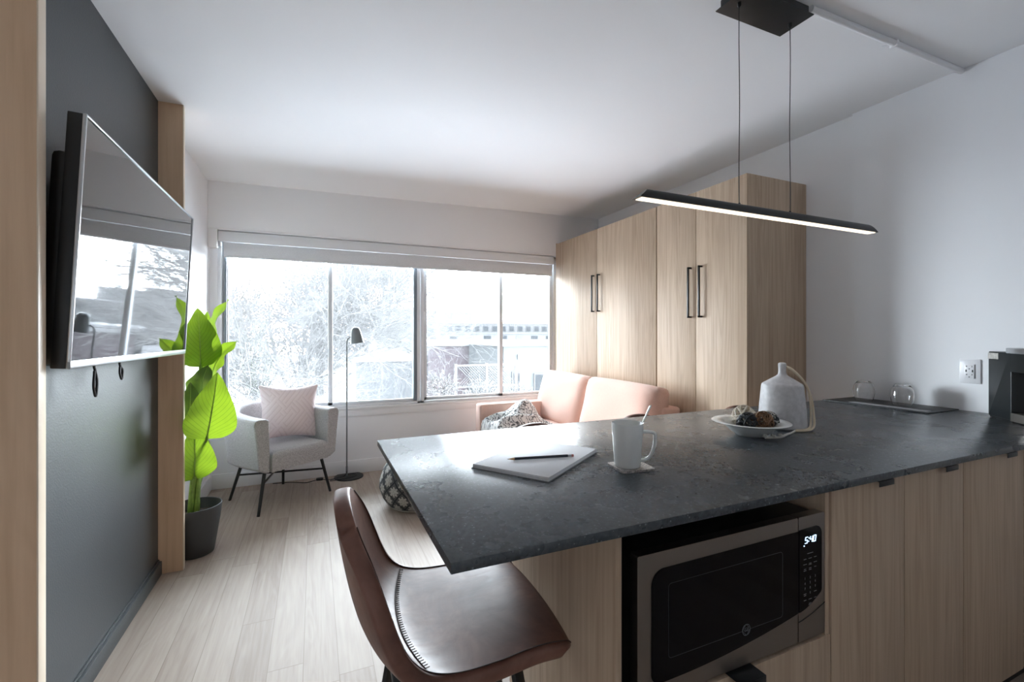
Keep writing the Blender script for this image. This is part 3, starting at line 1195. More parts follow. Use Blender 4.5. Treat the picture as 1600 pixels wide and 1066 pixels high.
st = make_stool('brown leather bar stool in the foreground at the counter end', (.284, 1.050, 0), math.radians(-3))
for (x, y), lab in (((.885, 1.555), 'bar stool behind the counter in front of the crumpled throw, nearest the armchair'),
                    ((1.445, 1.555), 'bar stool behind the counter straight behind the white mug'),
                    ((2.12, 1.555), 'bar stool behind the counter whose backrest shows behind the white bowl')):
    dup(st, (x, y, 0), -PI / 2, lab, (1, 1, .958))

# ================================================================== things on the counter
Z0 = ZTOP + .0005
# notepad
A, B_, C_, D_ = Vector((.413, 1.228)), Vector((.705, 1.435)), Vector((.832, 1.216)), Vector((.542, 1.028))
ctr = (A + B_ + C_ + D_) / 4
ang = math.atan2((B_ - A).y, (B_ - A).x)
npd = thing('notepad', 'white spiral notepad with a pencil on top on the dark counter', 'notepad', (ctr.x, ctr.y, Z0), ang)
W2, H2 = ((B_ - A).length + (C_ - D_).length) / 4, ((D_ - A).length + (C_ - B_).length) / 4
obj('back_cover', box(nb(), (-W2, -H2, 0), (W2, H2, .002), .0004), M['card'], npd)
bm = nb()
for k in range(4):
    o_ = .0012 * (k % 2)
    box(bm, (-W2 + .002 + o_, -H2 + .002, .0021 + k * .0026), (W2 - .004 - o_, H2 - .003, .0045 + k * .0026), .0003)
obj('pages', bm, M['paper'], npd)
bm = nb()
for i in range(30):
    yy = -H2 + .012 + i * (2 * H2 - .024) / 29
    tube(bm, [(W2 - .004 + .006 * math.cos(t_), yy, .0068 + .0066 * math.sin(t_)) for t_ in [j / 10 * 2 * PI for j in range(10)]], .0006, 4, closed=True)
obj('spiral_binding', bm, M['silver'], npd)
# pencil
pa, pb = Vector((.514, 1.214, 0)), Vector((.713, 1.173, 0))
pv = thing('pencil', 'dark navy pencil lying across the white notepad', 'pencil', (*((pa + pb) / 2).to_2d(), Z0 + .0126), math.atan2((pb - pa).y, (pb - pa).x))
L = (pb - pa).length
pr_ = .0042
for nm, a, b, r0, r1, mt in (('barrel', -L / 2 + .022, L / 2 - .018, pr_, pr_, 'navy'), ('sharpened_cone', -L / 2 + .005, -L / 2 + .022, .0012, pr_, 'wood_pencil'),
                             ('lead_point', -L / 2, -L / 2 + .005, .0002, .0012, 'graphite'), ('ferrule', L / 2 - .018, L / 2 - .007, pr_, pr_, 'silver'),
                             ('eraser', L / 2 - .007, L / 2, pr_ * .95, pr_ * .9, 'eraser')):
    obj(nm, tube(nb(), [(a, 0, pr_), (b, 0, pr_)], [r0, r1], 6 if nm == 'barrel' else 12), M[mt], pv)
# coaster, mug, spoon
co = obj('coaster', prism(nb(), rrect(-.052, .052, -.047, .047, .010), 0, .006), M['coaster'])
co.location = (.828, 1.050, Z0)
co.rotation_euler.z = math.radians(-8)
tag(co, 'square speckled coaster under the white mug', 'coaster')
mg = thing('mug', 'tall white porcelain mug standing on a coaster', 'mug', (.815, 1.048, Z0 + .0065))
prof = [(0, 0), (.033, 0), (.0355, .002), (.0365, .01), (.0400, .06), (.0445, .122), (.0440, .1235), (.0425, .122), (.0380, .06), (.034, .008), (.030, .006), (0, .006)]
obj('cup', lathe(nb(), prof, 48), M['porcelain'], mg, 50)
hp = smooth_path([(.041, 0, .100), (.060, 0, .100), (.073, 0, .097), (.0755, 0, .085), (.073, 0, .060), (.063, 0, .034), (.050, 0, .022), (.036, 0, .019)], 6)
bm = nb()
tube(bm, hp, .0052, 10)
for v in bm.verts:
    v.co.y *= 1.25
obj('mug_handle', bm, M['porcelain'], mg, 180, mtx=Matrix.Rotation(math.radians(-38), 4, 'Z'))
spn = thing('spoon', 'steel spoon leaning in the white mug', 'spoon', (.815, 1.048, Z0 + .0135))
bm = nb()
dr_ = Vector((.55, .35, 0)).normalized()
p0, p1 = Vector((-.016, -.002, .006)), Vector((.088, .004, .160))
tube(bm, [p0.lerp(p1, t) for t in (0.14, .3, .5, .75, .97, 1)], [.0016, .0016, .0018, .0024, .003, .0015], 8)
obj('spoon_handle', bm, M['chrome'], spn, 180)
bm = nb()
bmesh.ops.create_uvsphere(bm, u_segments=14, v_segments=8, radius=1)
mt = Matrix.Translation(p0.lerp(p1, .05)) @ (p1 - p0).to_track_quat('Z', 'Y').to_matrix().to_4x4() @ Matrix.Diagonal((.0085, .003, .017, 1))
obj('spoon_bowl', bm, M['chrome'], spn, 180, mtx=mt)

# bowl with decorative balls
bw = thing('serving_bowl', 'white wide rimmed bowl holding woven balls', 'bowl', (1.515, 1.212, Z0))
prof = [(0, .004), (.045, .004), (.047, 0), (.052, 0), (.056, .006), (.075, .018), (.090, .036), (.094, .043), (.134, .049), (.136, .051), (.134, .053),
        (.093, .0475), (.088, .040), (.072, .022), (.05, .011), (0, .010)]
obj('bowl_body', lathe(nb(), prof, 64), M['porcelain'], bw, 60)


def strand_ball(c, r, mats, labels, n, th, seed):
    rnd = random.Random(seed)
    o = thing('decorative_ball', labels, 'decorative ball', c, 0, 'woven decorative balls in the white bowl')
    for mi, (mname, pn, cnt) in enumerate(mats):
        bm = nb()
        for _ in range(cnt):
            ax = Vector((rnd.gauss(0, 1), rnd.gauss(0, 1), rnd.gauss(0, 1))).normalized()
            e1 = ax.orthogonal().normalized()
            e2 = ax.cross(e1)
            off = rnd.uniform(-.55, .55)
            rr = r * math.sqrt(1 - off * off) * rnd.uniform(.90, 1.0)
            ph = rnd.uniform(0, 6)
            pts = [ax * off * r + (e1 * math.cos(t) + e2 * math.sin(t)) * rr * (1 + .05 * math.sin(3 * t + ph)) for t in [i / 26 * 2 * PI for i in range(26)]]
            tube(bm, pts, th * rnd.uniform(.7, 1.2), 5, closed=True)
        obj(pn, bm, M[mname], o, 180)
    return o


zb = Z0 + .012
strand_ball((1.470, 1.186, zb + .040), .037, [('ball_black', 'black_strands', 17)], 'glossy black woven ball at the left in the white bowl', 26, .0030, 3)
strand_ball((1.540, 1.260, zb + .047), .042, [('ball_white', 'cream_strands', 20)], 'cream wicker ball behind the brown ball in the bowl', 34, .0034, 5)
strand_ball((1.512, 1.160, zb + .045), .039, [('ball_brown', 'vine_strands', 24)], 'brown vine ball in the middle of the bowl', 46, .0021, 9)
strand_ball((1.585, 1.190, zb + .040), .034, [('ball_black', 'black_strands', 14), ('ball_grey', 'grey_strands', 18)], 'black and silver woven ball at the right in the bowl', 20, .0028, 12)

# ceramic bottle with cord
cbx, cby = 1.762, 1.262
cbt = thing('ceramic_bottle', 'speckled pale grey ceramic bottle with a cream cord through its neck', 'bottle', (cbx, cby, Z0))
prof = [(0, 0), (.080, 0), (.086, .004), (.088, .012), (.0845, .08), (.0765, .168), (.0740, .176), (.070, .180), (.045, .196), (.024, .209), (.0165, .216),
        (.0140, .226), (.0140, .240), (.0150, .252), (.0145, .260), (.011, .264), (0, .265)]
obj('bottle_body', lathe(nb(), prof, 56), M['ceramic'], cbt, 60)
rt = Vector((.9165, -.4, 0))
fwv = Vector((.4, .9165, 0))


def rp_(r, z, f=0):
    return rt * r + fwv * f + Vector((0, 0, z))


bm = nb()
tube(bm, smooth_path([rp_(-.010, .250), rp_(.013, .248, -.006), rp_(.035, .236, -.012), rp_(.070, .200, -.016), rp_(.092, .160, -.02), rp_(.108, .110, -.022), rp_(.110, .055, -.03),
                      rp_(.098, .018, -.05), rp_(.070, .006, -.075), rp_(.030, .005, -.098), rp_(-.01, .005, -.102)], 6), .0045, 8)
tube(bm, smooth_path([rp_(.013, .244, -.012), rp_(.030, .236, -.018), rp_(.065, .198, -.026), rp_(.088, .155, -.030), rp_(.097, .09, -.03), rp_(.088, .03, -.045),
                      rp_(.07, .012, -.066), rp_(.040, .006, -.085), rp_(.0, .005, -.092)], 6), .0042, 8)
obj('cord', bm, M['rope'], cbt, 180)
bm = nb()
rnd = random.Random(4)
for cx_, cy_ in ((-.135, -.212), (-.165, -.222), (-.195, -.224)):
    for _ in range(16):
        dv = Vector((rnd.gauss(0, 1), rnd.gauss(0, 1), abs(rnd.gauss(0, 1)))).normalized() * .010
        p = rp_(cx_, .010, cy_)
        tube(bm, [p, p + dv * .7, p + dv], [.0035, .003, .002], 5)
tube(bm, smooth_path([rp_(-.01, .005, -.10), rp_(-.035, .004, -.125), rp_(-.080, .006, -.165), rp_(-.135, .006, -.212), rp_(-.195, .006, -.224)], 5), .0042, 7)
for v in bm.verts:
    v.co.z = max(v.co.z, .0005)
e = obj('cord_knots', bm, M['cotton'], cbt, 180)

# placemat with two upturned glasses
pm = thing('placemat', 'long black placemat with a grey strip by the right wall', 'placemat', (2.815, 1.435, Z0))
obj('mat', box(nb(), (-.128, -.245, 0), (.160, .245, .005), .0015), M['mat_black'], pm)
obj('grey_strip', box(nb(), (-.098, -.225, .0051), (-.050, .120, .0065), .0005), M['mat_grey'], pm)


def make_glass(lab, x, y):
    # solid of revolution, upside down: rim on the mat
    outer = [(.0390, 0), (.0460, .018), (.0505, .042), (.0510, .058), (.0475, .080), (.040, .098), (.031, .109), (.0285, .112)]
    inner = [(r - .0018, z) for r, z in outer[:-2]]
    inner = [(.0378, 0)] + inner[1:] + [(.026, .1065), (0, .1078)]
    prof = [(0, .1105), (.0275, .112)] + outer[::-1] + inner
    o = obj('drinking_glass', lathe(nb(), prof, 40), M['glass'], None, 60)
    o.location = (x, y, Z0 + .0053)
    return tag(o, lab, 'glass', 'upturned glasses on the black placemat')


make_glass('upturned stemless glass on the placemat, farther from the outlet', 2.862, 1.560)
make_glass('upturned stemless glass on the placemat, closer to the outlet', 2.852, 1.372)

# wall outlet
ol = thing('wall_outlet', 'white double wall outlet with usb ports left of the coffee maker', 'outlet', (XRN, 1.151, 1.118))
obj('cover_plate', box(nb(), (-.006, -.040, -.060), (-.0003, .040, .060), .003), M['outlet'], ol)
rc = obj('receptacle', box(nb(), (-.011, -.018, -.035), (-.005, .018, .035), .002), M['outlet'], ol)
bm = nb()
for zz_ in (.024, -.016):
    box(bm, (-.0115, -.011, zz_ - .004), (-.0108, -.009, zz_ + .004))
    box(bm, (-.0115, .008, zz_ - .001), (-.0108, .014, zz_ + .001))
    box(bm, (-.0115, .009, zz_ - .004), (-.0108, .0105, zz_ + .004))
    box(bm, (-.0115, -.002, zz_ - .014), (-.0108, .003, zz_ - .010))
for yy in (-.012, .012):
    box(bm, (-.0115, yy - .0025, -.004), (-.0108, yy + .0025, .008))
obj('slots', bm, M['void'], rc)
bm = nb()
for zz_ in (-.050, .050):
    lathe(bm, [(0, 0), (.0028, 0), (.0025, .001), (0, .0012)], 10)
    for v in bm.verts:
        pass
bm.free()

# coffee maker, seen from its side (C shaped)
fdir = Vector((-.68, -.73, 0)).normalized()
cm = thing('coffee_maker', 'black pod coffee maker with silver handle on the counter by the wall', 'coffee maker', (2.872, 1.045, Z0), math.atan2(fdir.y, fdir.x))
# local: +x forward, +y to its left (towards the wall side), side face visible at y = 0... body spans y from 0 to -0.12
CW = .115


def side(poly, y0, y1, bev=0):
    bm = nb()
    mt = Matrix(((1, 0, 0, 0), (0, 0, 1, 0), (0, 1, 0, 0), (0, 0, 0, 1)))
    prism(bm, poly, y0, y1, mt)
    if bev:
        bmesh.ops.bevel(bm, geom=[e for e in bm.edges], offset=bev, segments=2, affect='EDGES', profile=.5)
    return bm


obj('column', side(rrect(0, .150, .006, .302, .006), 0, CW, .003), M['coffee'], cm)
bm = nb()
hp_ = [(.148, .004), (.148, CW - .004)]
hd = [(.148, 0), (.230, 0)] + [(.230 + CW / 2 * math.sin(a), CW / 2 - CW / 2 * math.cos(a)) for a in [i / 14 * PI for i in range(1, 14)]] + [(.230, CW), (.148, CW)]
prism(bm, hd, .218, .300)
obj('brew_head', bm, M['coffee'], cm)
bm = nb()
td = [(.148, -.001), (.235, -.001)] + [(.235 + (CW / 2 + .001) * math.sin(a), CW / 2 - (CW / 2 + .001) * math.cos(a)) for a in [i / 14 * PI for i in range(1, 14)]] + [(.235, CW + .001), (.148, CW + .001)]
prism(bm, td, .004, .040)
obj('drip_tray', bm, M['steel'], cm)
bm = nb()
hd2 = [(.120, -.004), (.230, -.004)] + [(.230 + (CW / 2 + .004) * math.sin(a), CW / 2 - (CW / 2 + .004) * math.cos(a)) for a in [i / 14 * PI for i in range(1, 14)]] + [(.230, CW + .004), (.120, CW + .004)]
prism(bm, hd2, .297, .322)
bmesh.ops.bevel(bm, geom=list(bm.edges), offset=.005, segments=2, affect='EDGES', profile=.5)
obj('lift_handle', bm, M['silver'], cm)
obj('water_window', box(nb(), (.0, -.002, .268), (.070, .0005, .296), .001), M['ball_grey'], cm)
obj('base_foot', box(nb(), (.004, .004, 0), (.150, CW - .004, .007)), M['black_plastic'], cm)
bm = nb()
lathe(bm, [(0, 0), (.012, 0), (.016, .022), (0, .022)], 20, (.21, CW / 2, .196))
obj('spout', bm, M['black_plastic'], cm)

# ================================================================== pendant lamp and conduit
pz = zc(1.62)
pd = thing('pendant_lamp', 'long black linear pendant lamp hanging over the counter', 'pendant lamp', (1.625, 1.235, pz))
bm = nb()
box(bm, (-.185, -.072, -.046), (.185, .072, -.042), .0008)
box(bm, (-.172, -.060, -.043), (.172, .060, -.0062), .002)
obj('canopy', bm, M['black_metal'], pd)
bz = 1.772 - pz
for xx, wob in ((-.142, .0016), (.146, -.0022)):
    bm = nb()
    pts = [(xx + wob * math.sin(t * 9 + xx * 20), 0, -.046 + (bz + .012 + .046) * t) for t in [i / 16 for i in range(17)]]
    tube(bm, pts, .0016, 7)
    c_ = obj('cable', bm, M['black_plastic'], pd)
    bm = nb()
    lathe(bm, [(0, -.046), (.007, -.046), (.007, -.058), (.003, -.064), (0, -.064)], 12, (xx, 0, 0))
    obj('cable_gland', bm, M['black_metal'], c_)
    bm = nb()
    lathe(bm, [(0, .026), (.003, .026), (.006, .018), (.006, .006), (0, .006)], 12, (xx, 0, bz + .004))
    obj('cable_gland', bm, M['black_metal'], c_)
# bar: half round black housing with slanted ends
bm = nb()
HW, HH = .022, .035
xa, xb = .995 - 1.625, 2.335 - 1.625
sec = [(HW * math.cos(a), HH * math.sin(a)) for a in [i / 12 * PI for i in range(13)]]
ra = [bm.verts.new((xa + .035 * (1 - (z / HH)) * 0 + .045 * (z / HH), y, bz + z - .010)) for y, z in sec]
rb_ = [bm.verts.new((xb - .045 * (z / HH), y, bz + z - .010)) for y, z in sec]
for i in range(12):
    bm.faces.new((ra[i], ra[i + 1], rb_[i + 1], rb_[i]))
bm.faces.new((ra[0], rb_[0], rb_[-1], ra[-1]))
bm.faces.new(ra)
bm.faces.new(rb_[::-1])
obj('lamp_bar', bm, M['black_metal'], pd)
bm = nb()
box(bm, (xa + .012, -.0165, bz - .0125), (xb - .012, .0165, bz - .0095), .001)
obj('light_diffuser', bm, M['led'], pd)

cd = thing('ceiling_conduit', 'white painted pipe running along the ceiling from the pendant lamp', 'pipe', (2.35, 1.18, zc(2.35)))
zl = lambda x: zc(x) - zc(2.35) - .0135
bm = nb()
tube(bm, [(x - 2.35, 0, zl(x)) for x in (1.815, 2.2, 2.6, 2.955, 2.975)], .0135, 12)
bmesh.ops.create_uvsphere(bm, u_segments=12, v_segments=8, radius=.0130, matrix=Matrix.Translation((2.970 - 2.35, 0, zl(2.97))))
obj('pipe', bm, M['pipe'], cd, 60)
bm = nb()
box(bm, (2.385 - 2.35, -.016, zl(2.39) - .0155), (2.400 - 2.35, .016, zl(2.39) + .012), .003)
box(bm, (2.385 - 2.35, .012, zl(2.39) + .008), (2.400 - 2.35, .045, zl(2.39) + .0125), .001)
obj('pipe_clip', bm, M['pipe'], cd)

# ================================================================== armchair with cushion
ac = thing('armchair', 'grey tweed tub armchair with thin black legs by the window', 'armchair', (-.262, 4.055, 0), math.radians(37))
HWC, YFRT, YBACK = .325, -.275, .335


def ushape(s, off):
    """U plan curve, s in 0..1; off = inward offset"""
    R = HWC - off
    Ls = (.02 - YFRT)
    La = PI * .5 * (R + (YBACK - off - .02))
    tot = 2 * Ls + La
    d = s * tot
    if d < Ls:
        return Vector((-R, YFRT + d, 0))
    if d > Ls + La:
        return Vector((R, .02 - (d - Ls - La), 0))
    a = PI - (d - Ls) / La * PI
    n_ = 2.35
    ca, sa = math.cos(a), math.sin(a)
    rr = 1 / ((abs(ca) ** n_ + abs(sa) ** n_) ** (1 / n_))
    return Vector((R * ca * rr, .02 + (YBACK - off - .02) * sa * rr, 0))


NS = 72
SECT = []
for i in range(NS + 1):
    s = i / NS
    k = math.sin(PI * s)
    ht = .695 + .05 * max(0, k) ** 3
    po, pi_ = ushape(s, 0), ushape(s, .082)
    outw = (po - pi_).normalized()
    ch = .007 * abs(math.sin(s * PI * 11)) if .2 < s < .8 else .007
    fl = .035
    row = [po - outw * .05 + Vector((0, 0, .305)), po + Vector((0, 0, .335)), po + outw * fl * .5 + Vector((0, 0, .52)), po + outw * fl + Vector((0, 0, ht - .035)),
           po + outw * (fl - .010) + Vector((0, 0, ht - .008)), po + outw * (fl - .035) + Vector((0, 0, ht)), pi_ + outw * .028 + Vector((0, 0, ht - .002)),
           pi_ + outw * .008 + Vector((0, 0, ht - .014)), pi_ + outw * (.012 - ch) + Vector((0, 0, ht - .05)), pi_ + outw * (.010 - ch) + Vector((0, 0, .56)),
           pi_ + Vector((0, 0, .40)), pi_ + Vector((0, 0, .305))]
    SECT.append(row)
bm = nb()
G = [[bm.verts.new(p) for p in r_] for r_ in SECT]
for i in range(NS):
    for j in range(12):
        bm.faces.new((G[i][j], G[i + 1][j], G[i + 1][(j + 1) % 12], G[i][(j + 1) % 12]))
for end in (0, NS):
    yoff = Vector((0, -.012, 0))
    bm.faces.new(G[end] if end == 0 else G[end][::-1])
obj('tub_shell', bm, M['grey_fabric'], ac, 50, mods=[('BEVEL', dict(width=.008, segments=3, limit_method='ANGLE', angle_limit=math.radians(50)))])
bm = nb()
st_pts = [(-.238, -.292), (.238, -.292), (.240, .02), (.20, .17), (.10, .236), (-.10, .236), (-.20, .17), (-.240, .02)]
prism(bm, st_pts, .306, .452)
bmesh.ops.bevel(bm, geom=[e for e in bm.edges if abs(e.verts[0].co.z - e.verts[1].co.z) < .01 and e.verts[0].co.z > .4], offset=.05, segments=6, affect='EDGES', profile=.5)
obj('seat', bm, M['grey_fabric'], ac, 50)
feet = {'a': ((-.235, -.20, .315), (-.305, -.232, .0)), 'b': ((.235, -.20, .315), (.305, -.232, .0)), 'c': ((-.17, .19, .315), (-.225, .275, 0)), 'd': ((.17, .19, .315), (.225, .275, 0))}
for k, (a, b) in feet.items():
    bm = nb()
    tube(bm, [a, b], [.013, .0105], 10)
    for v in bm.verts:
        v.co.z = max(v.co.z, 0)
    obj('leg', bm, M['black_metal'], ac)
lp = lambda k, z: Vector(feet[k][1]).lerp(Vector(feet[k][0]), z / .315)
for a, b, dz in (('a', 'd', .215), ('b', 'c', .198)):
    obj('cross_bar', tube(nb(), [lp(a, dz), lp(b, dz)], .0075, 8), M['black_metal'], ac)

cu = obj('throw_pillow', cushion(nb(), .46, .44, .17, 2.0, .62, .004, .13, 20, .07, 3), M['pink_pillow'], None, 180, mods=[('SUBSURF', dict(levels=1, render_levels=1))])
ca_ = math.radians(37)
lc = Vector((.086, -.013, .675))
cu.location = (ac.location.x + lc.x * math.cos(ca_) - lc.y * math.sin(ca_), ac.location.y + lc.x * math.sin(ca_) + lc.y * math.cos(ca_), lc.z)
cu.rotation_euler = Euler((math.radians(-12), math.radians(3), math.radians(17)), 'XYZ')
tag(cu, 'pale pink square pillow propped in the grey armchair', 'pillow')

# ================================================================== floor lamp
fl_ = thing('floor_lamp', 'slender dark grey floor lamp with dome shade by the window', 'floor lamp', (.290, 4.385, 0))
bm = nb()
lathe(bm, [(0, 0), (.125, 0), (.127, .004), (.125, .010), (.02, .013), (0, .013)], 48)
obj('base_plate', bm, M['black_metal'], fl_, 40)
bm = nb()
tube(bm, [(-.018, 0, .012), (-.018, 0, .10)], .0085, 10)
pts = [(-.018, 0, .05), (-.018, 0, 1.20)] + [tuple(p) for p in bez((-.018, 0, 1.21), (-.018, 0, 1.255), (-.012, 0, 1.268), (.030, 0, 1.285), 8)]
tube(bm, pts, .0062, 10)
obj('pole', bm, M['lamp_grey'], fl_, 60)
tilt = Matrix.Translation((.074, 0, 1.222)) @ Matrix.Rotation(math.radians(-8), 4, 'Y')
prof = [(.0, .148), (.018, .146), (.032, .137), (.040, .120), (.044, .095), (.0575, .008), (.058, 0), (.056, 0), (.042, .095), (.037, .118), (.028, .134), (0, .142)]
prof = [(r * 1.02, z) for r, z in prof]
obj('lamp_shade', lathe(nb(), prof, 36), M['lamp_grey'], fl_, 60, mtx=tilt)
bm = nb()
bmesh.ops.create_uvsphere(bm, u_segments=16, v_segments=10, radius=.026)
obj('bulb', bm, M['porcelain'], fl_, 180, mtx=tilt @ Matrix.Translation((0, 0, .05)))
bm = nb()
tube(bm, smooth_path([(-.018, -.012, .06), (-.035, -.02, .022), (-.09, -.03, .010), (-.145, -.04, .006), (-.155, -.075, .006), (-.05, -.085, .016), (.02, -.075, .018), (.07, -.02, .018), (.03, .03, .018),
                      (-.06, -.005, .018), (-.13, -.035, .010), (-.19, -.02, .006), (-.23, .005, .008)], 6), .0032, 7)
tube(bm, smooth_path([(-.25, .015, .008), (-.31, -.01, .005), (-.36, -.03, .004), (-.45, .02, .004), (-.52, .045, .004), (-.62, .06, .004)], 6), .0032, 7)
obj('power_cord', bm, M['black_plastic'], fl_, 60)
bm = nb()
box(bm, (-.275, -.012, .0), (-.215, .030, .022), .009, 3)
obj('foot_switch', bm, M['black_plastic'], fl_)

# ================================================================== sofa and throw
sf = thing('sofa', 'salmon pink two seat sofa in front of the oak cabinet', 'sofa', (1.93, 3.30, 0))
SX, SY = 1.93, 3.30


def sb(a, b, bev, nm, mat='sofa', seg=4):
    return obj(nm, box(nb(), (a[0] - SX, a[1] - SY, a[2]), (b[0] - SX, b[1] - SY, b[2]), bev, seg), M[mat], sf, 50)


sb((1.47, 2.47, .13), (2.42, 4.13, .30), .015, 'base_frame')
sb((1.44, 4.055, .12), (2.42, 4.19, .632), .022, 'armrest')
sb((1.44, 2.38, .12), (2.42, 2.515, .632), .022, 'armrest')
sb((2.26, 2.50, .28), (2.425, 4.07, .78), .03, 'backrest')
for ya, yb_ in ((2.52, 3.283), (3.287, 4.05)):
    bm = nb()
    cushion(bm, yb_ - ya, .84, .07, 6, .5, .055, .0, 16)
    # lay it flat: local (x width, z height, y thickness) -> (Y, X, Z)
    mt = Matrix(((0, 0, 1, 1.87 - SX), (1, 0, 0, (ya + yb_) / 2 - SY), (0, 1, 0, .385), (0, 0, 0, 1)))
    obj('seat_cushion', bm, M['sofa'], sf, 60, mtx=mt, mods=[('BEVEL', dict(width=.02, segments=3, limit_method='ANGLE', angle_limit=math.radians(55)))])
for ya, yb_, sd in ((2.53, 3.405, 5), (3.41, 4.24, 8)):
    bm = nb()
    cushion(bm, yb_ - ya, .50, .12, 5, .5, .06, -.02, 16, .04, sd)
    rot = Matrix.Rotation(math.radians(14), 4, 'Y')
    mt = Matrix.Translation((2.235 - SX, (ya + yb_) / 2 - SY, .675)) @ rot @ Matrix(((0, 1, 0, 0), (1, 0, 0, 0), (0, 0, 1, 0), (0, 0, 0, 1)))
    obj('back_cushion', bm, M['sofa'], sf, 60, mtx=mt, mods=[('BEVEL', dict(width=.03, segments=4, limit_method='ANGLE', angle_limit=math.radians(55)))])
for lx in (1.53, 2.35):
    for ly in (2.46, 4.10):
        obj('leg', tube(nb(), [(lx - SX, ly - SY, .13), (lx - SX, ly - SY, 0)], [.022, .014], 12), M['black_metal'], sf)

rnd = random.Random(11)
bl = [(rnd.uniform(0, 1), rnd.uniform(0, 1), rnd.uniform(.05, .14), rnd.uniform(.02, .05)) for _ in range(26)]


def throwf(u, v):
    # u across (towards the window), v from the seat front to the back cushion
    x = 1.395 + .60 * v
    y = 3.60 + .44 * u + .02 * math.sin(v * 9)
    z = .478
    if v < .12:
        z -= (0.12 - v) * 2.2
        x = 1.395 + .60 * .12 * (v / .12) * .4 + .043
    h = .17 * math.exp(-((u - .72) / .26) ** 2 - ((v - .72) / .24) ** 2) + .055 * math.exp(-((u - .35) / .3) ** 2 - ((v - .62) / .3) ** 2)
    for a, b, s_, q_ in bl:
        h += q_ * .8 * math.exp(-((u - a) / s_) ** 2 - ((v - b) / (s_ * 1.6)) ** 2)
    h += .014 * abs(math.sin(u * 13 + v * 5)) * min(1, v * 3)
    edge = min(1, min(u, 1 - u) * 6, (1 - v) * 6)
    z += h * max(0, edge) * (1 if v > .12 else v / .12)
    return Vector((x, y, z))


bm = nb()
surf(bm, throwf, 56, 56, True)
th_ = obj('throw_blanket', bm, M['knit'], None, 180, mods=[('SOLIDIFY', dict(thickness=.012, offset=1.0))])
tag(th_, 'black and white knitted throw crumpled on the pink sofa', 'blanket')

# ================================================================== pouf
pf = thing('pouf', 'round floor pouf with black lattice and grey flower pattern', 'pouf', (.735, 3.50, 0))
pr2 = [(.205, .012), (.235, .03), (.268, .085), (.288, .15), (.285, .205), (.262, .275), (.225, .335), (.17, .375), (.09, .395), (.002, .40)]
pr3 = []
for i in range(len(pr2) - 1):
    for k in range(3):
        t = k / 3
        pr3.append((pr2[i][0] * (1 - t) + pr2[i + 1][0] * t, pr2[i][1] * (1 - t) + pr2[i + 1][1] * t))
pr3.append(pr2[-1])
obj('cover', lathe(nb(), pr3, 64, uv=True), M['pouf'], pf, 180)
obj('bottom_panel', lathe(nb(), [(0, 0), (.195, 0), (.215, .010), (.213, .018), (0, .018)], 48), M['cotton'], pf)

# ================================================================== potted plant
pp = thing('potted_plant', 'tall green broad leaved plant in a charcoal pot by the left wall', 'plant', (-.650, 3.225, 0))
PX, PY = -.650, 3.225
prof = [(0, 0), (.088, 0), (.097, .006), (.112, .10), (.128, .20), (.1375, .283), (.1365, .287), (.1325, .287), (.124, .22), (.121, .215), (0, .215)]
obj('pot', lathe(nb(), prof, 56), M['pot'], pp, 50)
obj('soil', lathe(nb(), [(0, .217), (.121, .217), (.119, .226), (.06, .235), (0, .237)], 32), M['soil'], pp, 180)


def leaf(base, tip, width, face, bend=.05, fold=.25, blade=.5, stem_from=None, mat='leaf'):
    """base, tip: points in the room; face: direction the upper side looks to"""
    o = Vector((PX, PY, 0))
    base, tip = Vector(base) - o, Vector(tip) - o
    ax = (tip - base)
    L = ax.length
    ax.normalize()
    fn = Vector(face)
    fn = (fn - ax * fn.dot(ax)).normalized()
    sd = ax.cross(fn)

    def f(u, v):
        a = 2 * u - 1
        wd = width / 2 * (math.sin(PI * min(1, v ** blade)) ** .75) * (1 - .18 * v)
        wd = max(wd, .0015)
        wav = .012 * math.sin(v * 17 + (3 if a > 0 else 0)) * abs(a) ** 2
        return base + ax * (L * v) + sd * (a * wd) + fn * (-bend * (2 * v - 1) ** 2 + bend + fold * abs(a) * wd + wav)
    bm = nb()
    surf(bm, f, 12, 26, True)
    lf = obj('leaf', bm, M[mat], pp, 180)
    bm = nb()
    pts = [f(.5, k / 12) - fn * .001 for k in range(13)]
    tube(bm, pts, [.0042 - .0033 * k / 12 for k in range(13)], 6)
    obj('midrib', bm, M['stem'], lf, 180)
    s0 = Vector(stem_from if stem_from else (random.uniform(-.03, .03), random.uniform(-.03, .03), .225))
    bm = nb()
    b0 = f(.5, 0)
    mid = s0.lerp(b0, .5) + Vector((0, 0, .06))
    mid.x, mid.y = mid.x * .75, mid.y * .75
    tube(bm, smooth_path([s0, mid, b0, f(.5, .05)], 6), [.0105] * 3 + [.009] * 6 + [.0075] * 5 + [.0058] * 5, 8)
    obj('stem', bm, M['stem'], pp, 180)


CAMW = (.25, -1, -.05)
leaf(at(313, 574, 3.20), at(309, 482, 3.16), .225, (.3, -1, .1), .03, .2, .62)
leaf(at(336, 562, 3.27), at(358, 468, 3.22), .16, (-.9, -.7, .35), .05, .3, .66)
leaf(at(316, 568, 3.34), at(324, 487, 3.34), .13, (.2, -1, .1), .03, .2, .66)
leaf(at(331, 590, 3.24), at(372, 533, 3.20), .165, (-.6, -.9, .5), .04, .3, .66)
leaf(at(323, 686, 3.12), at(340, 582, 3.06), .27, (.25, -1, .12), .05, .35, .60)
leaf(at(314, 624, 3.21), at(326, 570, 3.20), .17, (-.2, -1, .1), .03, .2, .62, mat='leaf_shaded')
leaf(at(292, 672, 3.17), at(298, 598, 3.16), .17, (.4, -1, .1), .03, .2, .62, mat='leaf_shaded')
leaf(at(302, 750, 3.20), at(303, 662, 3.15), .22, (.35, -1, .25), .05, .3, .62)
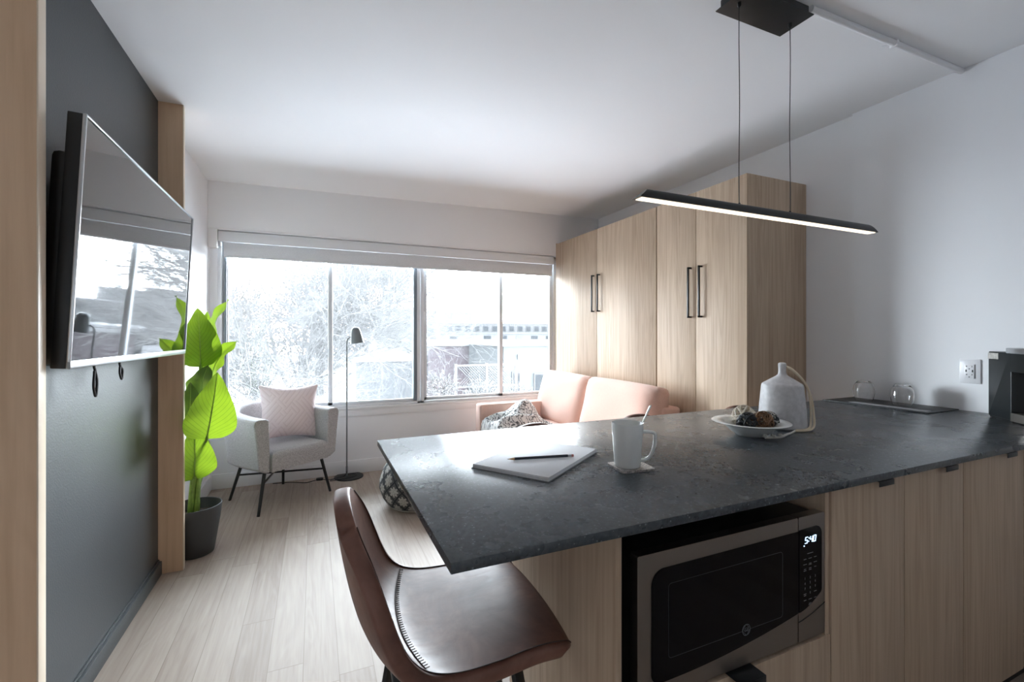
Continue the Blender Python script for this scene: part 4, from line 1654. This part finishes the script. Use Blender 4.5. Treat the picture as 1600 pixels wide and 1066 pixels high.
leaf(at(318, 742, 3.34), at(324, 682, 3.36), .14, (-.5, -1, 0), .03, .2, .62, mat='leaf_shaded')
leaf(at(272, 580, 3.26), at(280, 505, 3.27), .12, (.7, -.7, .1), .04, .25, .6)

# ================================================================== outside
GZ = -3.9
struct('ground', box(nb(), (-60, 5.0, GZ - .3), (90, 130, GZ)), M['o_ground'])


def tree(label, base, height, seed, spread=1.0, lean=(0, 0), levels=5, r0=.16):
    rnd = random.Random(seed)
    root = thing('bare_tree', label, 'tree', base, 0, 'bare winter trees outside the window')
    tr, tw = nb(), nb()

    def grow(p, d, L, r, lev):
        n = 5 if lev < 2 else 4
        pts, rad = [p.copy()], [r]
        q, dd_ = p.copy(), d.copy()
        for i in range(n):
            dd_ = (dd_ + Vector((rnd.gauss(0, .16), rnd.gauss(0, .16), rnd.gauss(.03, .10)))).normalized()
            q = q + dd_ * (L / n)
            pts.append(q.copy())
            rad.append(r * (1 - .42 * (i + 1) / n))
        tube(tr if lev < 3 else tw, pts, rad, 6 if lev < 2 else (4 if lev < 4 else 3), cap=False)
        if lev >= levels:
            return
        for i in range(1 if lev == 0 else 1, n + 1):
            k = 2 if (i == n or lev >= 2) else rnd.choice((1, 2, 2))
            if lev == 0 and i < 2:
                continue
            for _ in range(k):
                an = rnd.uniform(.45, 1.05) * spread
                az = rnd.uniform(0, 2 * PI)
                ax = dd_.orthogonal().normalized()
                ax = Matrix.Rotation(az, 3, dd_) @ ax
                nd_ = Matrix.Rotation(an, 3, ax) @ (pts[i] - pts[i - 1]).normalized()
                grow(pts[i], nd_, L * rnd.uniform(.52, .76), rad[i] * rnd.uniform(.5, .68), lev + 1)
    grow(Vector((0, 0, 0)), Vector((lean[0], lean[1], 1)).normalized(), height * .42, r0, 0)
    obj('branches', tr, M['bark'], root, 180, fixn=False)
    obj('twigs', tw, M['bark'], root, 180, fixn=False)
    return root


b = at(384, 560, 21.0)
tree('bare tree at the left edge of the left window pane', (b.x, 21.0, GZ), 16, 58, .85, (0, 0), 5, .16)
b = at(448, 560, 13.0)
tree('dense bare tree filling the left window pane', (b.x, 13.0, GZ), 10.5, 21, .95, (.05, 0), 5, .14)
b = at(592, 560, 29.0)
tree('bare tree with a thick curved trunk in the second window pane', (b.x, 29.0, GZ), 17, 33, .85, (.05, 0), 4, .34)
b = at(500, 560, 42.0)
tree('bare tree standing farther back between the two nearer trees', (b.x, 42.0, GZ), 17, 45, .9, (0, 0), 4, .3)


def building(name, label, u0, u1, v0, Y, depth, mat, wins=(), roof=None, extra=None, x1=None):
    p0, p1 = at(u0, v0, Y), at(u1, v0, Y)
    X1 = x1 if x1 is not None else p1.x
    H_ = p0.z - GZ
    r = thing(name, label, 'building', ((p0.x + X1) / 2, Y, GZ))
    wl = (X1 - p0.x) / 2
    obj('wall', box(nb(), (-wl, 0, 0), (wl, depth, H_)), M[mat], r)
    if roof:
        obj('roof', box(nb(), (-wl - .15, -.15, H_), (wl + .15, depth + .15, H_ + roof)), M['o_roof'], r)
    for (a, b_, z0, z1, mt) in wins:
        # a, b_ in metres from the left end; z below the top
        f_ = obj('window', box(nb(), (-wl + a, -.06, H_ - z1), (-wl + b_, .02, H_ - z0)), M['o_white' if mt == 'o_glass' else mt], r)
        if mt == 'o_glass':
            obj('pane', box(nb(), (-wl + a + .06, -.07, H_ - z1 + .06), (-wl + b_ - .06, -.05, H_ - z0 - .06)), M['o_glass'], f_)
    if extra:
        extra(r, wl, H_)
    return r


def balconies(r, wl, H_):
    obj('lower_storey', box(nb(), (-wl, -.9, 0), (wl, 0, H_ - 1.25)), M['o_dark'], r)
    obj('ledge', box(nb(), (-wl, -1.1, H_ - 1.30), (wl, 0, H_ - 1.05)), M['o_white'], r)
    for k in range(14):
        x = -wl + 1.2 + k * 2.1
        obj('lower_window', box(nb(), (x, -.96, H_ - 2.3), (x + .9, -.88, H_ - 1.5)), M['o_white' if k % 3 == 1 else 'o_glass'], r)


Yt = 52
building('terrace_building', 'long white terrace building with dark lower storey on the skyline', 684, 868, 505, Yt, 12, 'o_white',
         [(1 + k * 1.15, 1.75 + k * 1.15, .25, 1.0, 'o_glass') for k in range(24)], .15, balconies, x1=at(684, 505, Yt).x + 31)


def mast(r, wl, H_):
    obj('mast', tube(nb(), [(wl * .55, 1, H_), (wl * .55, 1, H_ + 2.0)], .12, 6), M['o_dark'], r)
    obj('chimney', box(nb(), (wl * .1, .5, H_), (wl * .3, 2, H_ + .5)), M['o_pale'], r)


building('block_building', 'grey rooftop block with a mast beyond the white terrace', 695, 737, 488, 78, 10, 'o_pale', [(1.2, 4.2, .5, 1.6, 'o_dark')], None, mast)
building('brick_building', 'pale brick building seen behind the bare tree', 606, 682, 483, 39, 8, 'o_brick', [(1.2, 2.0, 1.0, 2.1, 'o_glass'), (3.2, 4.0, 1.0, 2.1, 'o_glass')], .12)


def shedx(r, wl, H_):
    obj('bay_wall', box(nb(), (wl * .17, -.04, 0), (wl, .0, H_ - .02)), M['o_dark'], r)
    obj('downpipe', box(nb(), (wl * .14, -.15, 0), (wl * .17, -.03, H_)), M['o_white'], r)


def corrugate(r, wl, H_):
    bm = nb()
    n = 90
    x0_, x1_ = -wl, wl * .14
    pts = [(x0_ + (x1_ - x0_) * i / n, -.06 - .05 * (i % 2)) for i in range(n + 1)]
    for z0_, z1_ in ((0, H_ - .02),):
        a = [bm.verts.new((x, y, z0_)) for x, y in pts]
        c = [bm.verts.new((x, y, z1_)) for x, y in pts]
        for i in range(n):
            bm.faces.new((a[i], a[i + 1], c[i + 1], c[i]))
    obj('corrugated_wall', bm, M['o_maroon'], r, 20, mods=[('SOLIDIFY', dict(thickness=.02))])
    shedx(r, wl, H_)


building('metal_shed', 'low maroon corrugated shed with a white flat roof edge', 668, 786, 541, 22, 6, 'o_dark', (), .26, corrugate)
building('siding_house', 'grey green house with small windows in the right window pane', 787, 900, 541, 17, 4.5, 'o_teal',
         [(.35, .75, 1.05, 2.0, 'o_glass'), (1.35, 1.85, 1.15, 2.2, 'o_glass'), (.6, .72, .35, .55, 'o_dark')], .22)
building('low_house', 'low pale roofed house behind the tree at the second pane', 556, 654, 566, 22, 6, 'o_pale', (), .3)

# lattice fence
p0, p1 = at(712, 573, 13.5), at(806, 573, 13.5)
lfz = p0.z
lt = thing('lattice_fence', 'pale wooden lattice fence in front of the maroon shed', 'fence', ((p0.x + p1.x) / 2, 13.5, GZ))
wl = (p1.x - p0.x) / 2
topz = lfz - GZ
bm = nb()
hh = .62
for sgn in (-1, 1):
    k = -hh
    while k < 2 * wl + hh:
        xa_, xb_ = (k, k + hh) if sgn > 0 else (k + hh, k)
        za, zb_ = topz - hh, topz
        a_, b_ = min(xa_, xb_), max(xa_, xb_)
        pA, pB = Vector((xa_ - wl, .012 * sgn, za)), Vector((xb_ - wl, .012 * sgn, zb_))
        if pA.x > -wl - .01 and pB.x > -wl - .01 and pA.x < wl + .01 and pB.x < wl + .01:
            tube(bm, [pA, pB], .012, 4)
        k += .085
obj('lattice', bm, M['o_lattice'], lt, 20)
bm = nb()
box(bm, (-wl, -.03, topz), (wl, .03, topz + .05))
box(bm, (-wl, -.03, topz - hh - .05), (wl, .03, topz - hh))
obj('rails', bm, M['o_lattice'], lt)
for x in (-wl, 0, wl):
    obj('post', box(nb(), (x - .04, -.035, 0), (x + .04, .035, topz + .08)), M['o_lattice'], lt)


def shrub(label, u, v, Y, r, seed):
    rnd = random.Random(seed)
    p = at(u, v, Y)
    bm = nb()
    for _ in range(420):
        d = Vector((rnd.gauss(0, 1), rnd.gauss(0, 1), rnd.gauss(0, .7))).normalized()
        q = Vector((0, 0, p.z - GZ)) + d * r * rnd.uniform(.3, 1.0)
        e_ = (d + Vector((rnd.gauss(0, .5), rnd.gauss(0, .5), rnd.gauss(.4, .5)))).normalized() * r * rnd.uniform(.15, .4)
        tube(bm, [q, q + e_ * .5 + Vector((0, 0, .02)), q + e_], [.02, .014, .004], 3, cap=False)
    root = thing('shrub', label, 'shrub', (p.x, Y, GZ), 0, 'pale shrubs below the window')
    obj('twigs', bm, M['o_shrub'], root, 180, fixn=False)
    bm = nb()
    for k in range(6):
        a = k / 6 * 2 * PI
        tube(bm, smooth_path([(.05 * math.cos(a), .05 * math.sin(a), 0), (.1 * math.cos(a), .1 * math.sin(a), (p.z - GZ) * .6), (r * .5 * math.cos(a), r * .5 * math.sin(a), p.z - GZ)], 3), .03, 5)
    obj('stems', bm, M['o_shrub'], root, 180)


shrub('pale dry shrub left of the lattice fence', 690, 606, 12.5, .5, 2)
shrub('pale dry shrub in front of the lattice fence', 750, 620, 12.0, .5, 3)
shrub('pale dry shrub below the grey green house', 815, 624, 12.0, .48, 4)
